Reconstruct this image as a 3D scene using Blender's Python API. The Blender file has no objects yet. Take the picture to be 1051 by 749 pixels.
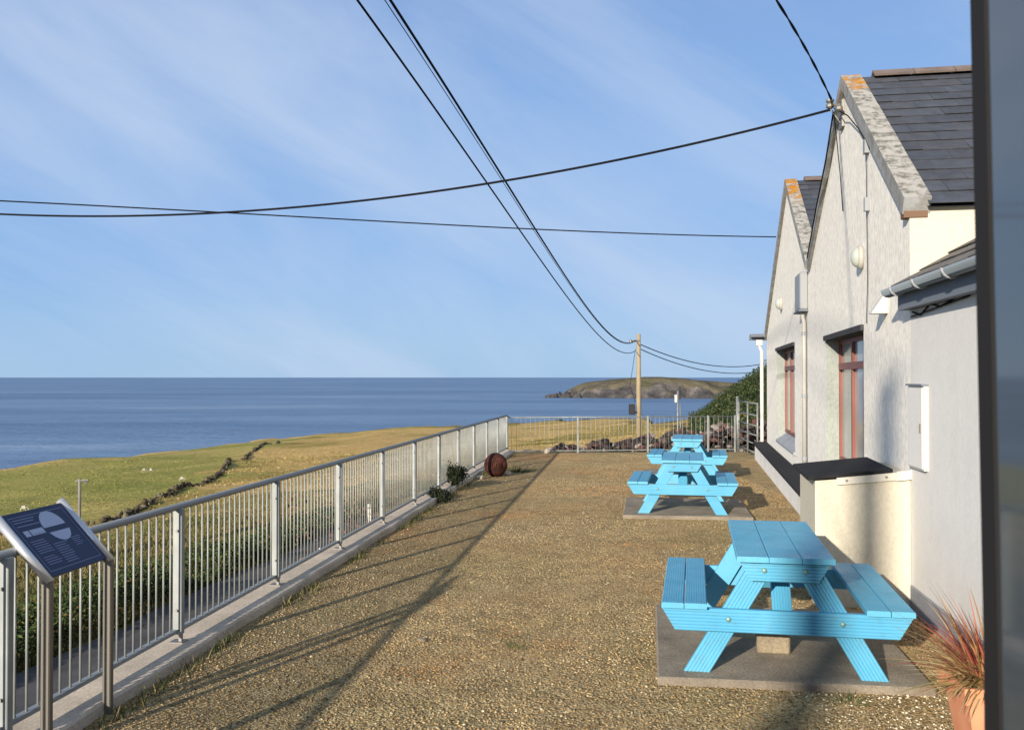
import bpy, math, random
import numpy as np
from mathutils import Vector, Matrix

random.seed(7)
RNG = np.random.default_rng(7)
S = bpy.context.scene
COL = S.collection
R = math.radians
V = Vector

# ------------------------------------------------------------------ helpers
class MB:
    """collects shapes; build() links them as ONE mesh object"""
    def __init__(s):
        s.v = []; s.f = []; s.m = []; s.c = []
        s.mi = 0; s.col = None
    def add(s, verts, faces, M=None):
        o = len(s.v)
        for p in verts:
            p = V(p)
            s.v.append(tuple(M @ p if M is not None else p))
        for f in faces:
            s.f.append(tuple(o + i for i in f)); s.m.append(s.mi)
            s.c.append(s.col if s.col is not None else (1, 1, 1))
    def box(s, a, b, M=None):
        x0, y0, z0 = a; x1, y1, z1 = b
        s.add([(x0,y0,z0),(x1,y0,z0),(x1,y1,z0),(x0,y1,z0),(x0,y0,z1),(x1,y0,z1),(x1,y1,z1),(x0,y1,z1)],
              [(0,3,2,1),(4,5,6,7),(0,1,5,4),(1,2,6,5),(2,3,7,6),(3,0,4,7)], M)
    def bbox(s, a, b, r=.01, M=None):
        """box with chamfered vertical-and-horizontal edges"""
        x0,y0,z0 = a; x1,y1,z1 = b
        r = min(r, abs(x1-x0)*.45, abs(y1-y0)*.45, abs(z1-z0)*.45)
        vs = []; idx = {}
        for i, X in enumerate((x0, x1)):
            for j, Y in enumerate((y0, y1)):
                for k, Z in enumerate((z0, z1)):
                    sx = r if i == 0 else -r; sy = r if j == 0 else -r; sz = r if k == 0 else -r
                    idx[i,j,k,0] = len(vs); vs.append((X, Y+sy, Z+sz))
                    idx[i,j,k,1] = len(vs); vs.append((X+sx, Y, Z+sz))
                    idx[i,j,k,2] = len(vs); vs.append((X+sx, Y+sy, Z))
        fs = []
        I = lambda i,j,k,a: idx[i,j,k,a]
        fs.append((I(0,0,0,0),I(0,0,1,0),I(0,1,1,0),I(0,1,0,0))); fs.append((I(1,0,0,0),I(1,1,0,0),I(1,1,1,0),I(1,0,1,0)))
        fs.append((I(0,0,0,1),I(1,0,0,1),I(1,0,1,1),I(0,0,1,1))); fs.append((I(0,1,0,1),I(0,1,1,1),I(1,1,1,1),I(1,1,0,1)))
        fs.append((I(0,0,0,2),I(0,1,0,2),I(1,1,0,2),I(1,0,0,2))); fs.append((I(0,0,1,2),I(1,0,1,2),I(1,1,1,2),I(0,1,1,2)))
        for j in (0,1):
            for k in (0,1):
                q = (I(0,j,k,1),I(1,j,k,1),I(1,j,k,2),I(0,j,k,2)); fs.append(q if (j+k)%2 else q[::-1])
        for i in (0,1):
            for k in (0,1):
                q = (I(i,0,k,0),I(i,1,k,0),I(i,1,k,2),I(i,0,k,2)); fs.append(q[::-1] if (i+k)%2 else q)
            for j in (0,1):
                q = (I(i,j,0,0),I(i,j,1,0),I(i,j,1,1),I(i,j,0,1)); fs.append(q if (i+j)%2 else q[::-1])
        for i in (0,1):
            for j in (0,1):
                for k in (0,1):
                    q = (I(i,j,k,0),I(i,j,k,1),I(i,j,k,2)); fs.append(q if (i+j+k)%2 else q[::-1])
        s.add(vs, fs, M)
    def prism(s, poly, d0, d1, axis='y', M=None):
        """extrude polygon (2D) along axis from d0 to d1"""
        n = len(poly)
        def P(p, d):
            if axis == 'x': return (d, p[0], p[1])
            if axis == 'y': return (p[0], d, p[1])
            return (p[0], p[1], d)
        vs = [P(p, d0) for p in poly] + [P(p, d1) for p in poly]
        fs = [tuple(range(n))[::-1], tuple(range(n, 2*n))]
        fs += [(i, (i+1) % n, n+(i+1) % n, n+i) for i in range(n)]
        s.add(vs, fs, M)
    def tube(s, pts, r, n=8, M=None, r1=None, cap=True):
        pts = [V(p) for p in pts]; k = len(pts)
        vs = []; fs = []
        prev = None
        for i, p in enumerate(pts):
            t = (pts[min(i+1, k-1)] - pts[max(i-1, 0)]).normalized()
            if prev is None:
                a = V((0,0,1)) if abs(t.z) < .9 else V((1,0,0))
                u = t.cross(a).normalized()
            else:
                u = (prev - t*prev.dot(t)).normalized()
            prev = u
            w = t.cross(u)
            rr = r if r1 is None else r + (r1-r)*i/max(1, k-1)
            for j in range(n):
                an = 2*math.pi*j/n
                vs.append(p + u*rr*math.cos(an) + w*rr*math.sin(an))
        for i in range(k-1):
            for j in range(n):
                fs.append((i*n+j, i*n+(j+1)%n, (i+1)*n+(j+1)%n, (i+1)*n+j))
        if cap:
            fs.append(tuple(range(n))[::-1]); fs.append(tuple((k-1)*n+j for j in range(n)))
        s.add(vs, fs, M)
    def lathe(s, prof, n=24, M=None):
        k = len(prof); vs = []; fs = []
        for (r, z) in prof:
            for j in range(n):
                a = 2*math.pi*j/n; vs.append((r*math.cos(a), r*math.sin(a), z))
        for i in range(k-1):
            for j in range(n):
                fs.append((i*n+j, i*n+(j+1)%n, (i+1)*n+(j+1)%n, (i+1)*n+j))
        fs.append(tuple(range(n))[::-1]); fs.append(tuple((k-1)*n+j for j in range(n)))
        s.add(vs, fs, M)
    def board(s, L, W, T, n, sh, M, gd=.004):
        """decking board: length along x, width along y, grooved face at z=T/2; ends cut at x = +-L/2 + sh*y"""
        prof = []
        y0 = -W/2; st = W/n
        c = .006
        for i in range(n):
            a = y0 + i*st
            g = st*.18
            lo = T/2 - gd
            if i == 0: prof.append((a, T/2 - c)); prof.append((a + c, T/2))
            else: prof.append((a + g, T/2))
            if i < n-1:
                prof.append((a + st - g, T/2)); prof.append((a + st - g*.4, lo)); prof.append((a + st + g*.4, lo))
            else:
                prof.append((a + st - c, T/2)); prof.append((a + st, T/2 - c))
        prof.append((W/2, -T/2)); prof.append((-W/2, -T/2))
        m = len(prof)
        s0, s1 = sh if isinstance(sh, tuple) else (sh, sh)
        vs = [(-L/2 + s0*y, y, z) for y, z in prof] + [(L/2 + s1*y, y, z) for y, z in prof]
        fs = [tuple(range(m)), tuple(range(m, 2*m))[::-1]]
        fs += [(i, m+i, m+(i+1) % m, (i+1) % m) for i in range(m)]
        s.add(vs, fs, M)
    def blob(s, c, rad, seed=0, sub=1, amp=.25, flat=1.0):
        vs, fs = ICO[sub]
        rr = random.Random(seed)
        ax = [rr.uniform(.75, 1.25) for _ in range(3)]
        rot = Matrix.Rotation(rr.uniform(0, 6.28), 3, 'Z') @ Matrix.Rotation(rr.uniform(-.5, .5), 3, 'X')
        out = []
        for p in vs:
            q = V((p[0]*ax[0], p[1]*ax[1], p[2]*ax[2])) * (1 + rr.uniform(-amp, amp))
            q = rot @ q; q.z *= flat
            out.append((c[0]+q.x*rad, c[1]+q.y*rad, c[2]+q.z*rad))
        s.add(out, fs)
    def build(s, name, mats, parent=None, smooth=False, loc=None, colattr=False):
        me = bpy.data.meshes.new(name)
        me.from_pydata(s.v, [], s.f)
        if not isinstance(mats, (list, tuple)): mats = [mats]
        for m in mats: me.materials.append(m)
        if len(mats) > 1: me.polygons.foreach_set('material_index', s.m)
        if smooth:
            me.polygons.foreach_set('use_smooth', [True]*len(s.f))
        if colattr:
            a = me.color_attributes.new('col', 'FLOAT_COLOR', 'CORNER')
            arr = []
            for f, c in zip(s.f, s.c): arr.extend((c[0], c[1], c[2], 1.0)*len(f))
            a.data.foreach_set('color', arr)
        me.update()
        o = bpy.data.objects.new(name, me); COL.objects.link(o)
        if parent: o.parent = parent
        if loc is not None: o.location = loc
        return o

def _ico(sub):
    import bmesh
    bm = bmesh.new(); bmesh.ops.create_icosphere(bm, subdivisions=sub, radius=1)
    r = ([tuple(v.co) for v in bm.verts], [tuple(v.index for v in f.verts) for f in bm.faces]); bm.free(); return r
ICO = {1: _ico(1), 2: _ico(2), 3: _ico(3)}

def np_mesh(name, verts, faces, mat, cols=None, smooth=False, parent=None):
    """big mesh from arrays; faces (n,k); cols per face"""
    me = bpy.data.meshes.new(name)
    nv = len(verts); nf, k = faces.shape
    me.vertices.add(nv); me.vertices.foreach_set('co', np.ascontiguousarray(verts, dtype=np.float32).ravel())
    me.loops.add(nf*k); me.loops.foreach_set('vertex_index', np.ascontiguousarray(faces, dtype=np.int32).ravel())
    me.polygons.add(nf); me.polygons.foreach_set('loop_start', np.arange(0, nf*k, k, dtype=np.int32))
    if smooth: me.polygons.foreach_set('use_smooth', np.ones(nf, dtype=bool))
    me.update(calc_edges=True)
    if cols is not None:
        a = me.color_attributes.new('col', 'FLOAT_COLOR', 'CORNER')
        c = np.ones((nf, k, 4), dtype=np.float32); c[:, :, :3] = cols[:, None, :]
        a.data.foreach_set('color', c.ravel())
    me.materials.append(mat)
    o = bpy.data.objects.new(name, me); COL.objects.link(o)
    if parent: o.parent = parent
    return o

def tag(o, label, cat, group=None):
    o['label'] = label; o['category'] = cat
    if group: o['group'] = group
    return o
def kind(o, k):
    o['kind'] = k; return o
def thing(name, label, cat, loc=(0,0,0), rz=0.0, group=None):
    o = bpy.data.objects.new(name, None); COL.objects.link(o)
    o.empty_display_size = .1
    o.location = loc; o.rotation_euler = (0, 0, rz)
    return tag(o, label, cat, group)
def copy_tree(o, parent=None):
    c = o.copy(); COL.objects.link(c)
    if parent: c.parent = parent
    for ch in list(o.children): copy_tree(ch, c)
    return c

# ------------------------------------------------------------------ materials
def mat(name, col=(.5,.5,.5), rough=.8, spec=.3, metal=0.0):
    m = bpy.data.materials.new(name); m.use_nodes = True
    b = m.node_tree.nodes['Principled BSDF']
    b.inputs['Base Color'].default_value = (*col, 1); b.inputs['Roughness'].default_value = rough
    b.inputs['Specular IOR Level'].default_value = spec; b.inputs['Metallic'].default_value = metal
    return m
class N:
    """node helper on a material"""
    def __init__(s, m):
        s.m = m; s.t = m.node_tree; s.b = s.t.nodes['Principled BSDF']
        s.tc = s.t.nodes.new('ShaderNodeTexCoord')
    def new(s, t, **k):
        n = s.t.nodes.new(t)
        for a, b in k.items(): setattr(n, a, b)
        return n
    def link(s, a, b): s.t.links.new(a, b)
    def map(s, scale=(1,1,1), rot=(0,0,0), src='Object', loc=(0,0,0)):
        n = s.new('ShaderNodeMapping'); n.inputs['Scale'].default_value = scale; n.inputs['Rotation'].default_value = rot
        n.inputs['Location'].default_value = loc
        s.link(s.tc.outputs[src], n.inputs[0]); return n.outputs[0]
    def noise(s, scale, vec=None, detail=4, rough=.55, dist=0):
        n = s.new('ShaderNodeTexNoise'); n.inputs['Scale'].default_value = scale; n.inputs['Detail'].default_value = detail
        n.inputs['Roughness'].default_value = rough; n.inputs['Distortion'].default_value = dist
        s.link(vec if vec is not None else s.tc.outputs['Object'], n.inputs['Vector']); return n.outputs[0]
    def vor(s, scale, vec=None, feature='F1', out='Distance', rnd=1):
        n = s.new('ShaderNodeTexVoronoi', feature=feature); n.inputs['Scale'].default_value = scale; n.inputs['Randomness'].default_value = rnd
        s.link(vec if vec is not None else s.tc.outputs['Object'], n.inputs['Vector']); return n.outputs[out]
    def ramp(s, fac, stops, interp='LINEAR'):
        n = s.new('ShaderNodeValToRGB'); e = n.color_ramp.elements; n.color_ramp.interpolation = interp
        while len(e) < len(stops): e.new(.5)
        for x, (p, c) in zip(e, stops):
            x.position = p
            x.color = (*c, 1) if isinstance(c, tuple) else (c, c, c, 1)
        s.link(fac, n.inputs[0]); return n.outputs[0]
    def mix(s, fac, a, b, mode='MIX'):
        n = s.new('ShaderNodeMix', data_type='RGBA', blend_type=mode)
        for sock, x in ((n.inputs[0], fac), (n.inputs[6], a), (n.inputs[7], b)):
            if isinstance(x, (int, float)): sock.default_value = x
            elif isinstance(x, tuple): sock.default_value = (*x, 1)
            else: s.link(x, sock)
        return n.outputs[2]
    def math(s, op, a, b=0.0, clamp=False):
        n = s.new('ShaderNodeMath', operation=op, use_clamp=clamp)
        for sock, x in zip(n.inputs, (a, b)):
            if isinstance(x, (int, float)): sock.default_value = x
            else: s.link(x, sock)
        return n.outputs[0]
    def bump(s, h, dist=.01, strength=1.0, normal=None):
        n = s.new('ShaderNodeBump'); n.inputs['Distance'].default_value = dist; n.inputs['Strength'].default_value = strength
        s.link(h, n.inputs['Height'])
        if normal is not None: s.link(normal, n.inputs['Normal'])
        s.link(n.outputs[0], s.b.inputs['Normal']); return n.outputs[0]
    def base(s, c): s.link(c, s.b.inputs['Base Color'])
    def rough(s, c): s.link(c, s.b.inputs['Roughness'])
    def sep(s, vec=None, src='Object'):
        n = s.new('ShaderNodeSeparateXYZ'); s.link(vec if vec is not None else s.tc.outputs[src], n.inputs[0]); return n.outputs
    def attr(s, name='col'):
        n = s.new('ShaderNodeAttribute'); n.attribute_name = name; return n.outputs['Color']

M = {}
# gravel bed
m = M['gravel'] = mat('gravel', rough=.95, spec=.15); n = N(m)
cell = n.vor(62, out='Color'); cs = n.sep(cell)
stone = n.ramp(cs[0], [(0,(.21,.15,.085)),(.22,(.34,.25,.135)),(.45,(.40,.30,.165)),(.64,(.46,.35,.20)),(.80,(.36,.30,.20)),(.92,(.53,.43,.28)),(1,(.6,.52,.38))], 'CONSTANT')
big = n.noise(.55, detail=5)
warm = n.ramp(big, [(.36,(.93,.96,.9)),(.5,(1,1,1)),(.64,(1.06,.97,.9))])
st2 = n.mix(1.0, stone, warm, 'MULTIPLY')
mid = n.noise(3.2, detail=4)
st3 = n.mix(1.0, st2, n.ramp(mid, [(.3, .72),(.7, 1.18)]), 'MULTIPLY')
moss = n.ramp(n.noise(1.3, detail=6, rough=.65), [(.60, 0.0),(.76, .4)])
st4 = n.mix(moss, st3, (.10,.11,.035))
n.base(n.mix(1.0, st4, (.92,.89,.765), 'MULTIPLY'))
d1 = n.vor(62); d2 = n.noise(16, detail=3)
hgt = n.math('SUBTRACT', n.math('MULTIPLY', d2, .5), d1)
n.bump(hgt, .011, 1.0)
# loose pebbles
m = M['pebble'] = mat('pebble', rough=.9, spec=.2); n = N(m); n.base(n.mix(1.0, n.attr(), (.88,.85,.735), 'MULTIPLY'))
# concrete
def concrete(name, base, dark, scale=3.0, stain=.5, bump=.003, fine=60):
    m = mat(name, rough=.9, spec=.2); n = N(m)
    a = n.noise(scale, detail=7, rough=.65); b = n.noise(fine, detail=3)
    c = n.mix(n.ramp(a, [(.32, 1.0),(.66, 0.0)]), base, dark)
    c = n.mix(1.0, c, n.ramp(b, [(.3, 1-stain*.5),(.7, 1+stain*.25)]), 'MULTIPLY')
    n.base(c); n.bump(n.math('ADD', b, n.math('MULTIPLY', a, 2.0)), bump, .8)
    return m
M['kerb'] = concrete('kerb_concrete', (.64,.545,.43), (.42,.36,.28), 2.2)
M['slab'] = concrete('slab_concrete', (.34,.29,.22), (.16,.135,.105), 2.4, stain=.8, bump=.003)
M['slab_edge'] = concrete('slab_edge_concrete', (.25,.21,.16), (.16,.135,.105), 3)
M['block'] = concrete('block_concrete', (.28,.23,.155), (.19,.155,.11), 6)
M['retain'] = concrete('retaining_concrete', (.26,.25,.23), (.14,.13,.12), 1.5)
# asphalt
m = M['road'] = mat('asphalt', rough=.92, spec=.2); n = N(m)
n.base(n.mix(1.0, n.ramp(n.noise(2, detail=6), [(.35,(.058,.056,.058)),(.7,(.10,.096,.094))]), n.ramp(n.noise(140, detail=2), [(.3,.7),(.7,1.3)]), 'MULTIPLY'))
n.bump(n.noise(140, detail=2), .004, .7)
# field grass
m = M['field'] = mat('field_grass', rough=1.0, spec=.05); n = N(m)
w1 = n.map((.035, .085, .05), (0, 0, R(12)), 'Object')
a = n.noise(1.0, w1, detail=7, rough=.6, dist=.6)
grass = n.ramp(a, [(.34,(.19,.165,.045)),(.42,(.31,.24,.075)),(.50,(.50,.345,.13)),(.57,(.55,.37,.15)),(.68,(.33,.26,.08))])
pos = n.sep()
# greener sheep pasture beyond the stone wall (outer field), tan rough grazing on this side
gx = n.new('ShaderNodeAttribute'); gx.attribute_name = 'green'
green = n.ramp(n.noise(.11, detail=5), [(.35,(.225,.235,.058)),(.52,(.30,.28,.08)),(.66,(.41,.33,.12))])
c = n.mix(n.ramp(gx.outputs['Fac'], [(.35, 0.0),(.6, .92)]), grass, green)
near = n.new('ShaderNodeAttribute'); near.attribute_name = 'near'
rough_ = n.ramp(n.noise(.55, detail=7, rough=.65), [(.32,(.05,.055,.018)),(.46,(.14,.125,.04)),(.57,(.25,.19,.075)),(.7,(.12,.115,.035))])
c = n.mix(n.ramp(near.outputs['Fac'], [(.1, 0.0),(.9, 1.0)]), c, rough_)
rock = n.new('ShaderNodeAttribute'); rock.attribute_name = 'rock'
rk = n.ramp(n.noise(.9, detail=8, rough=.7), [(.3,(.035,.032,.028)),(.5,(.12,.105,.085)),(.65,(.23,.20,.16)),(.75,(.30,.26,.20))])
c = n.mix(n.ramp(rock.outputs['Fac'], [(.3,0.0),(.7,1.0)]), c, rk)
bush = n.new('ShaderNodeAttribute'); bush.attribute_name = 'scrub'
bs = n.ramp(n.noise(.8, detail=8, rough=.7), [(.3,(.012,.022,.010)),(.5,(.035,.055,.018)),(.66,(.085,.085,.028)),(.78,(.16,.14,.08))])
c = n.mix(n.ramp(bush.outputs['Fac'], [(.3,0.0),(.7,1.0)]), c, bs)
c = n.mix(1.0, c, n.ramp(n.noise(2.6, detail=6, rough=.7), [(.3,.72),(.7,1.28)]), 'MULTIPLY')
n.base(c)
n.bump(n.math('ADD', n.noise(1.2, detail=8, rough=.7), n.math('MULTIPLY', n.noise(9, detail=3), .35)), .5, .8)
# headland
m = M['headland'] = mat('headland_turf', rough=1.0, spec=.05); n = N(m)
zz = n.sep()[2]
turf = n.ramp(n.noise(.02, detail=7, rough=.65), [(.35,(.085,.078,.05)),(.5,(.135,.115,.075)),(.62,(.10,.098,.055)),(.72,(.19,.15,.115))])
cliff = n.ramp(n.noise(.05, n.map((1,1,.35)), detail=8, rough=.75), [(.33,(.03,.03,.032)),(.5,(.075,.07,.068)),(.62,(.16,.14,.125)),(.72,(.30,.26,.22))])
rock = n.new('ShaderNodeAttribute'); rock.attribute_name = 'rock'
n.base(n.mix(n.ramp(rock.outputs['Fac'], [(.25,0.0),(.75,1.0)]), turf, cliff))
n.bump(n.noise(.05, detail=8, rough=.7), 6, .8)
# sea
m = M['sea'] = mat('sea_water', (.03,.08,.15), rough=.32, spec=.5); n = N(m)
n.b.inputs['IOR'].default_value = 1.33
e = n.map((.0016, .006, 1), (0, 0, R(-8)))
sl = n.noise(1.0, e, detail=6, rough=.6, dist=.8)
e2 = n.map((.02, .05, 1), (0, 0, R(10)))
sl2 = n.noise(1.0, e2, detail=5, rough=.65)
wc = n.ramp(sl, [(.36,(.095,.17,.29)),(.5,(.12,.20,.325)),(.57,(.13,.215,.34)),(.62,(.14,.23,.355)),(.67,(.22,.30,.40)),(.74,(.18,.26,.36))])
n.base(n.mix(1.0, wc, n.ramp(sl2, [(.3,.88),(.7,1.12)]), 'MULTIPLY'))
n.rough(n.ramp(sl, [(.3,.55),(.7,.42)]))
n.bump(n.math('ADD', n.noise(1.0, n.map((.12,.3,1)), detail=7, rough=.65), n.math('MULTIPLY', sl2, 2.0)), 2.2, .8)
# render / walls
def render_wall(name, base, dirt, streak=.6, pebble=220, bump=.006, mottled=.5, speck=1.0, sscale=45):
    m = mat(name, rough=.95, spec=.12); n = N(m)
    pb = n.vor(pebble); 
    vs = n.noise(1.0, n.map((8, 8, 2.4)), detail=8, rough=.75, dist=.9)
    bl = n.noise(2.2, detail=7, rough=.65)
    c = n.mix(n.ramp(vs, [(.40, 0.0),(.66, streak)]), base, dirt)
    c = n.mix(n.ramp(bl, [(.50, 0.0),(.72, mottled)]), c, tuple(x*.72 for x in dirt))
    sp = n.noise(sscale, n.map((1, 1, .55)), detail=5, rough=.72)
    c = n.mix(1.0, c, n.ramp(sp, [(.34, 1-.20*speck),(.58, 1+.06*speck)]), 'MULTIPLY')
    n.base(c)
    n.bump(n.math('ADD', n.math('MULTIPLY', pb, -1.0), n.math('MULTIPLY', n.noise(45, detail=4, rough=.7), 2.2)), bump, 1.0)
    return m
M['wall'] = render_wall('pebbledash_white', (.93,.885,.79), (.72,.66,.56), .5, 170, .0022, .15, 1.15, 20)
M['cream'] = render_wall('cream_render', (.57,.525,.42), (.47,.43,.335), .4, 120, .002, .2, .5)
M['reveal'] = render_wall('smooth_reveal', (.31,.335,.305), (.24,.255,.225), .4, 120, .001, .3)
M['grey_wall'] = render_wall('painted_grey_render', (.67,.65,.61), (.59,.57,.535), .3, 120, .0005, .15, .35)
M['skirt'] = render_wall('grey_plinth_paint', (.27,.275,.29), (.20,.20,.21), .5, 120, .002, .3)
M['white_plinth'] = render_wall('white_plinth', (.78,.77,.74), (.60,.58,.53), .4, 140, .003, .3)
# coping with lichen
def coping(name, orange_z, grey=(.34,.35,.355)):
    m = mat(name, rough=.95, spec=.1); n = N(m)
    a = n.noise(5, detail=7, rough=.7); b = n.noise(2.3, detail=5)
    nm = n.new('ShaderNodeNewGeometry'); nz = n.sep(nm.outputs['Normal'])[2]
    c = n.mix(n.ramp(a, [(.36, 0.0),(.58, 1.0)]), grey, (.23,.225,.205))
    li = n.mix(n.ramp(n.noise(9, detail=8, rough=.75), [(.46, 0.0),(.60, .85)]), (.36,.345,.31), (.085,.08,.068))
    n_at = n.new('ShaderNodeAttribute'); n_at.attribute_name = 'top'
    c = n.mix(n_at.outputs['Fac'], c, li)
    z = n.sep()[2]
    k = n.math('ADD', z, n.math('MULTIPLY', n.math('SUBTRACT', b, .5), .9))
    k2 = n.ramp(n.math('MULTIPLY', n.math('SUBTRACT', k, orange_z), 6.0, True), [(0, 0.0),(1, 1.0)])
    k2 = n.math('MULTIPLY', k2, n.math('ADD', n.math('MULTIPLY', n_at.outputs['Fac'], .8), .2))
    pt_ = n.ramp(n.noise(7, detail=5, rough=.65), [(.44, 0.0),(.56, 1.0)])
    k2 = n.math('MULTIPLY', k2, pt_)
    c = n.mix(k2, c, n.ramp(a, [(.35,(.46,.20,.02)),(.6,(.33,.14,.015))]))
    n.base(c); n.bump(a, .015, .8); return m
M['coping1'] = coping('gable_coping_lichen', 5.12)
M['coping2'] = coping('far_gable_coping_lichen', 4.98)
M['kneeler'] = mat('brown_kneeler', (.16,.10,.065), .95, .1)
# slates
def slate(name, cols):
    m = mat(name, rough=.62, spec=.35); n = N(m)
    at = n.attr()
    c = n.mix(1.0, at, n.ramp(n.noise(7, detail=6, rough=.7), [(.3,.75),(.7,1.25)]), 'MULTIPLY')
    n.base(c); n.bump(n.noise(25, detail=4), .004, .6); return m
M['slate'] = slate('slate', None)
M['ridge'] = concrete('ridge_tile', (.20,.15,.125), (.12,.10,.09), 4)
M['red_frame'] = mat('red_brown_paint', (.20,.062,.042), .5, .4)
M['white_frame'] = mat('cream_paint', (.55,.52,.44), .5, .4)
m = M['pane'] = mat('window_pane', (.30,.315,.28), .12, .6); n = N(m)
n.base(n.ramp(n.noise(1.2, n.map((1,1,.4)), detail=3), [(.35,(.24,.26,.24)),(.65,(.40,.41,.37))]))
M['lintel'] = mat('dark_lintel', (.05,.05,.055), .9, .2)
M['sill'] = concrete('window_sill', (.36,.38,.41), (.25,.27,.29), 5)
M['black_slab'] = concrete('black_slab', (.022,.022,.024), (.013,.013,.014), 6, bump=.002)
M['gutter'] = mat('grey_gutter', (.16,.19,.215), .45, .4)
M['fascia'] = mat('grey_fascia', (.15,.17,.20), .7, .3)
M['pvc'] = mat('white_pvc', (.50,.49,.46), .45, .4)
M['pvc_grey'] = mat('grey_pvc', (.235,.245,.255), .5, .4)
M['lampglass'] = mat('lamp_glass', (.36,.39,.34), .15, .6)
M['lampbody'] = mat('lamp_body', (.36,.345,.31), .5, .4)
m = M['galv'] = mat('galvanised_steel', (.50,.52,.53), .5, .4, .35); n = N(m)
n.base(n.ramp(n.noise(9, detail=4), [(.35,(.17,.18,.17)),(.65,(.26,.27,.25))]))
m = M['galv_post'] = mat('galvanised_post', (.5,.52,.52), .55, .4, .15); n = N(m)
n.base(n.ramp(n.noise(5, detail=5), [(.35,(.235,.25,.24)),(.65,(.31,.325,.31))]))
M['rail'] = mat('weathered_rail', (.27,.285,.29), .55, .4, .35)
M['bolt'] = mat('bolt_steel', (.22,.21,.19), .5, .5, .6)
M['brass'] = mat('bolt_zinc', (.17,.30,.27), .5, .5, .3)
m = M['blue'] = mat('blue_paint', (.03,.33,.56), .42, .4); n = N(m)
c = n.ramp(n.noise(2.5, detail=4), [(.3,(.07,.315,.49)),(.7,(.088,.365,.545))])
dirt = n.ramp(n.noise(14, n.map((1,.3,1)), detail=6, rough=.7), [(.52, 0.0),(.74, .5)])
oi = n.new('ShaderNodeObjectInfo')
c = n.mix(1.0, c, n.ramp(oi.outputs['Random'], [(0,(.90,.93,.96)),(1,(1.10,1.04,1.0))]), 'MULTIPLY')
c2 = n.mix(dirt, c, (.10,.22,.28))
fade = n.ramp(n.noise(1.1, detail=5, rough=.6), [(.40, 0.0),(.68, .30)])
c2 = n.mix(fade, c2, (.16,.40,.52))
chip = n.ramp(n.noise(38, n.map((1,.35,1)), detail=5, rough=.75), [(.70, 0.0),(.735, .8)])
n.base(n.mix(chip, c2, (.17,.16,.135)))
n.rough(n.ramp(n.noise(6, detail=4), [(.3,.36),(.7,.55)]))
n.bump(n.noise(90, n.map((1,.12,1)), detail=2), .0015, .5)
m = M['rust'] = mat('rusty_iron', rough=.9, spec=.2); n = N(m)
n.base(n.ramp(n.noise(7, detail=7, rough=.7), [(.3,(.02,.012,.010)),(.5,(.07,.025,.018)),(.7,(.14,.05,.032))]))
n.bump(n.noise(22, detail=5), .01, .9)
m = M['terracotta'] = mat('terracotta', rough=.8, spec=.2); n = N(m)
n.base(n.ramp(n.noise(6, detail=5), [(.3,(.58,.235,.12)),(.7,(.68,.30,.17))])); n.bump(n.noise(60, detail=3), .002, .6)
M['soil'] = concrete('potting_soil', (.045,.03,.02), (.02,.015,.01), 20, bump=.01)
M['leaf'] = mat('blade_leaf', rough=.5, spec=.4); n = N(M['leaf']); n.base(n.attr())
M['plant'] = mat('foliage', rough=.75, spec=.2); n = N(M['plant']); n.base(n.attr())
m = M['pole'] = mat('weathered_pole_wood', rough=.9, spec=.15); n = N(m)
n.base(n.ramp(n.noise(4, n.map((6,6,.35)), detail=6, rough=.7), [(.3,(.19,.15,.10)),(.6,(.34,.28,.18)),(.8,(.26,.215,.15))]))
M['cable'] = mat('black_cable', (.008,.008,.010), .8, .1)
M['black'] = mat('black_plastic', (.015,.015,.018), .5, .4)
m = M['drystone'] = mat('dry_stone', rough=.95, spec=.1); n = N(m)
n.base(n.mix(1.0, n.attr(), n.ramp(n.noise(6, detail=6, rough=.7), [(.3,.6),(.7,1.4)]), 'MULTIPLY')); n.bump(n.noise(10, detail=6), .03, .9)
M['wool'] = mat('sheep_wool', (.40,.37,.29), .95, .1)
M['sheepface'] = mat('sheep_face', (.05,.045,.04), .9, .1)
# sign
m = M['sign_panel'] = mat('navy_sign', (.012,.02,.065), .38, .3)
M['sign_pale'] = mat('sign_pale_print', (.42,.46,.60), .35, .4)
M['sign_line'] = mat('sign_text_print', (.17,.20,.32), .35, .4)
M['steel'] = mat('brushed_steel', (.66,.66,.67), .36, .5, .7)
M['sign_post'] = mat('dull_steel_post', (.17,.155,.13), .45, .5, .45)
# van
M['van_glass'] = mat('tinted_window', (.05,.062,.074), .06, .8)
M['van_glass'].node_tree.nodes['Principled BSDF'].inputs['IOR'].default_value = 1.7
M['van_paint'] = mat('dark_van_paint', (.03,.032,.036), .3, .5)
M['rubber'] = mat('black_rubber', (.012,.011,.011), .75, .25)
M['tyre'] = mat('tyre_rubber', (.015,.015,.015), .9, .2)
M['alloy'] = mat('wheel_rim', (.45,.45,.46), .35, .5, .8)
M['chrome'] = mat('latch_metal', (.40,.33,.24), .4, .5, .7)

# ------------------------------------------------------------------ ground geometry
CAMZ = 1.9
def g(y): return -.006*y                      # terrace surface, falls gently away
FB = .1145; FX0 = -3.16                       # boundary fence line  x = FX0 + FB*y
def fx(y): return FX0 + FB*y
FD = V((FB, 1, 0)).normalized()               # along the fence
FN = V((FD.y, -FD.x, 0))                      # towards the terrace
YK = [8.85 + 1.94*k for k in range(-7, 10)]  # fence posts
YEND = YK[-1]

def plane(x, y):                              # lie of the land beyond the fence
    return -1.4 + .0713*(x+5) - .0303*(y-12)

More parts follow.
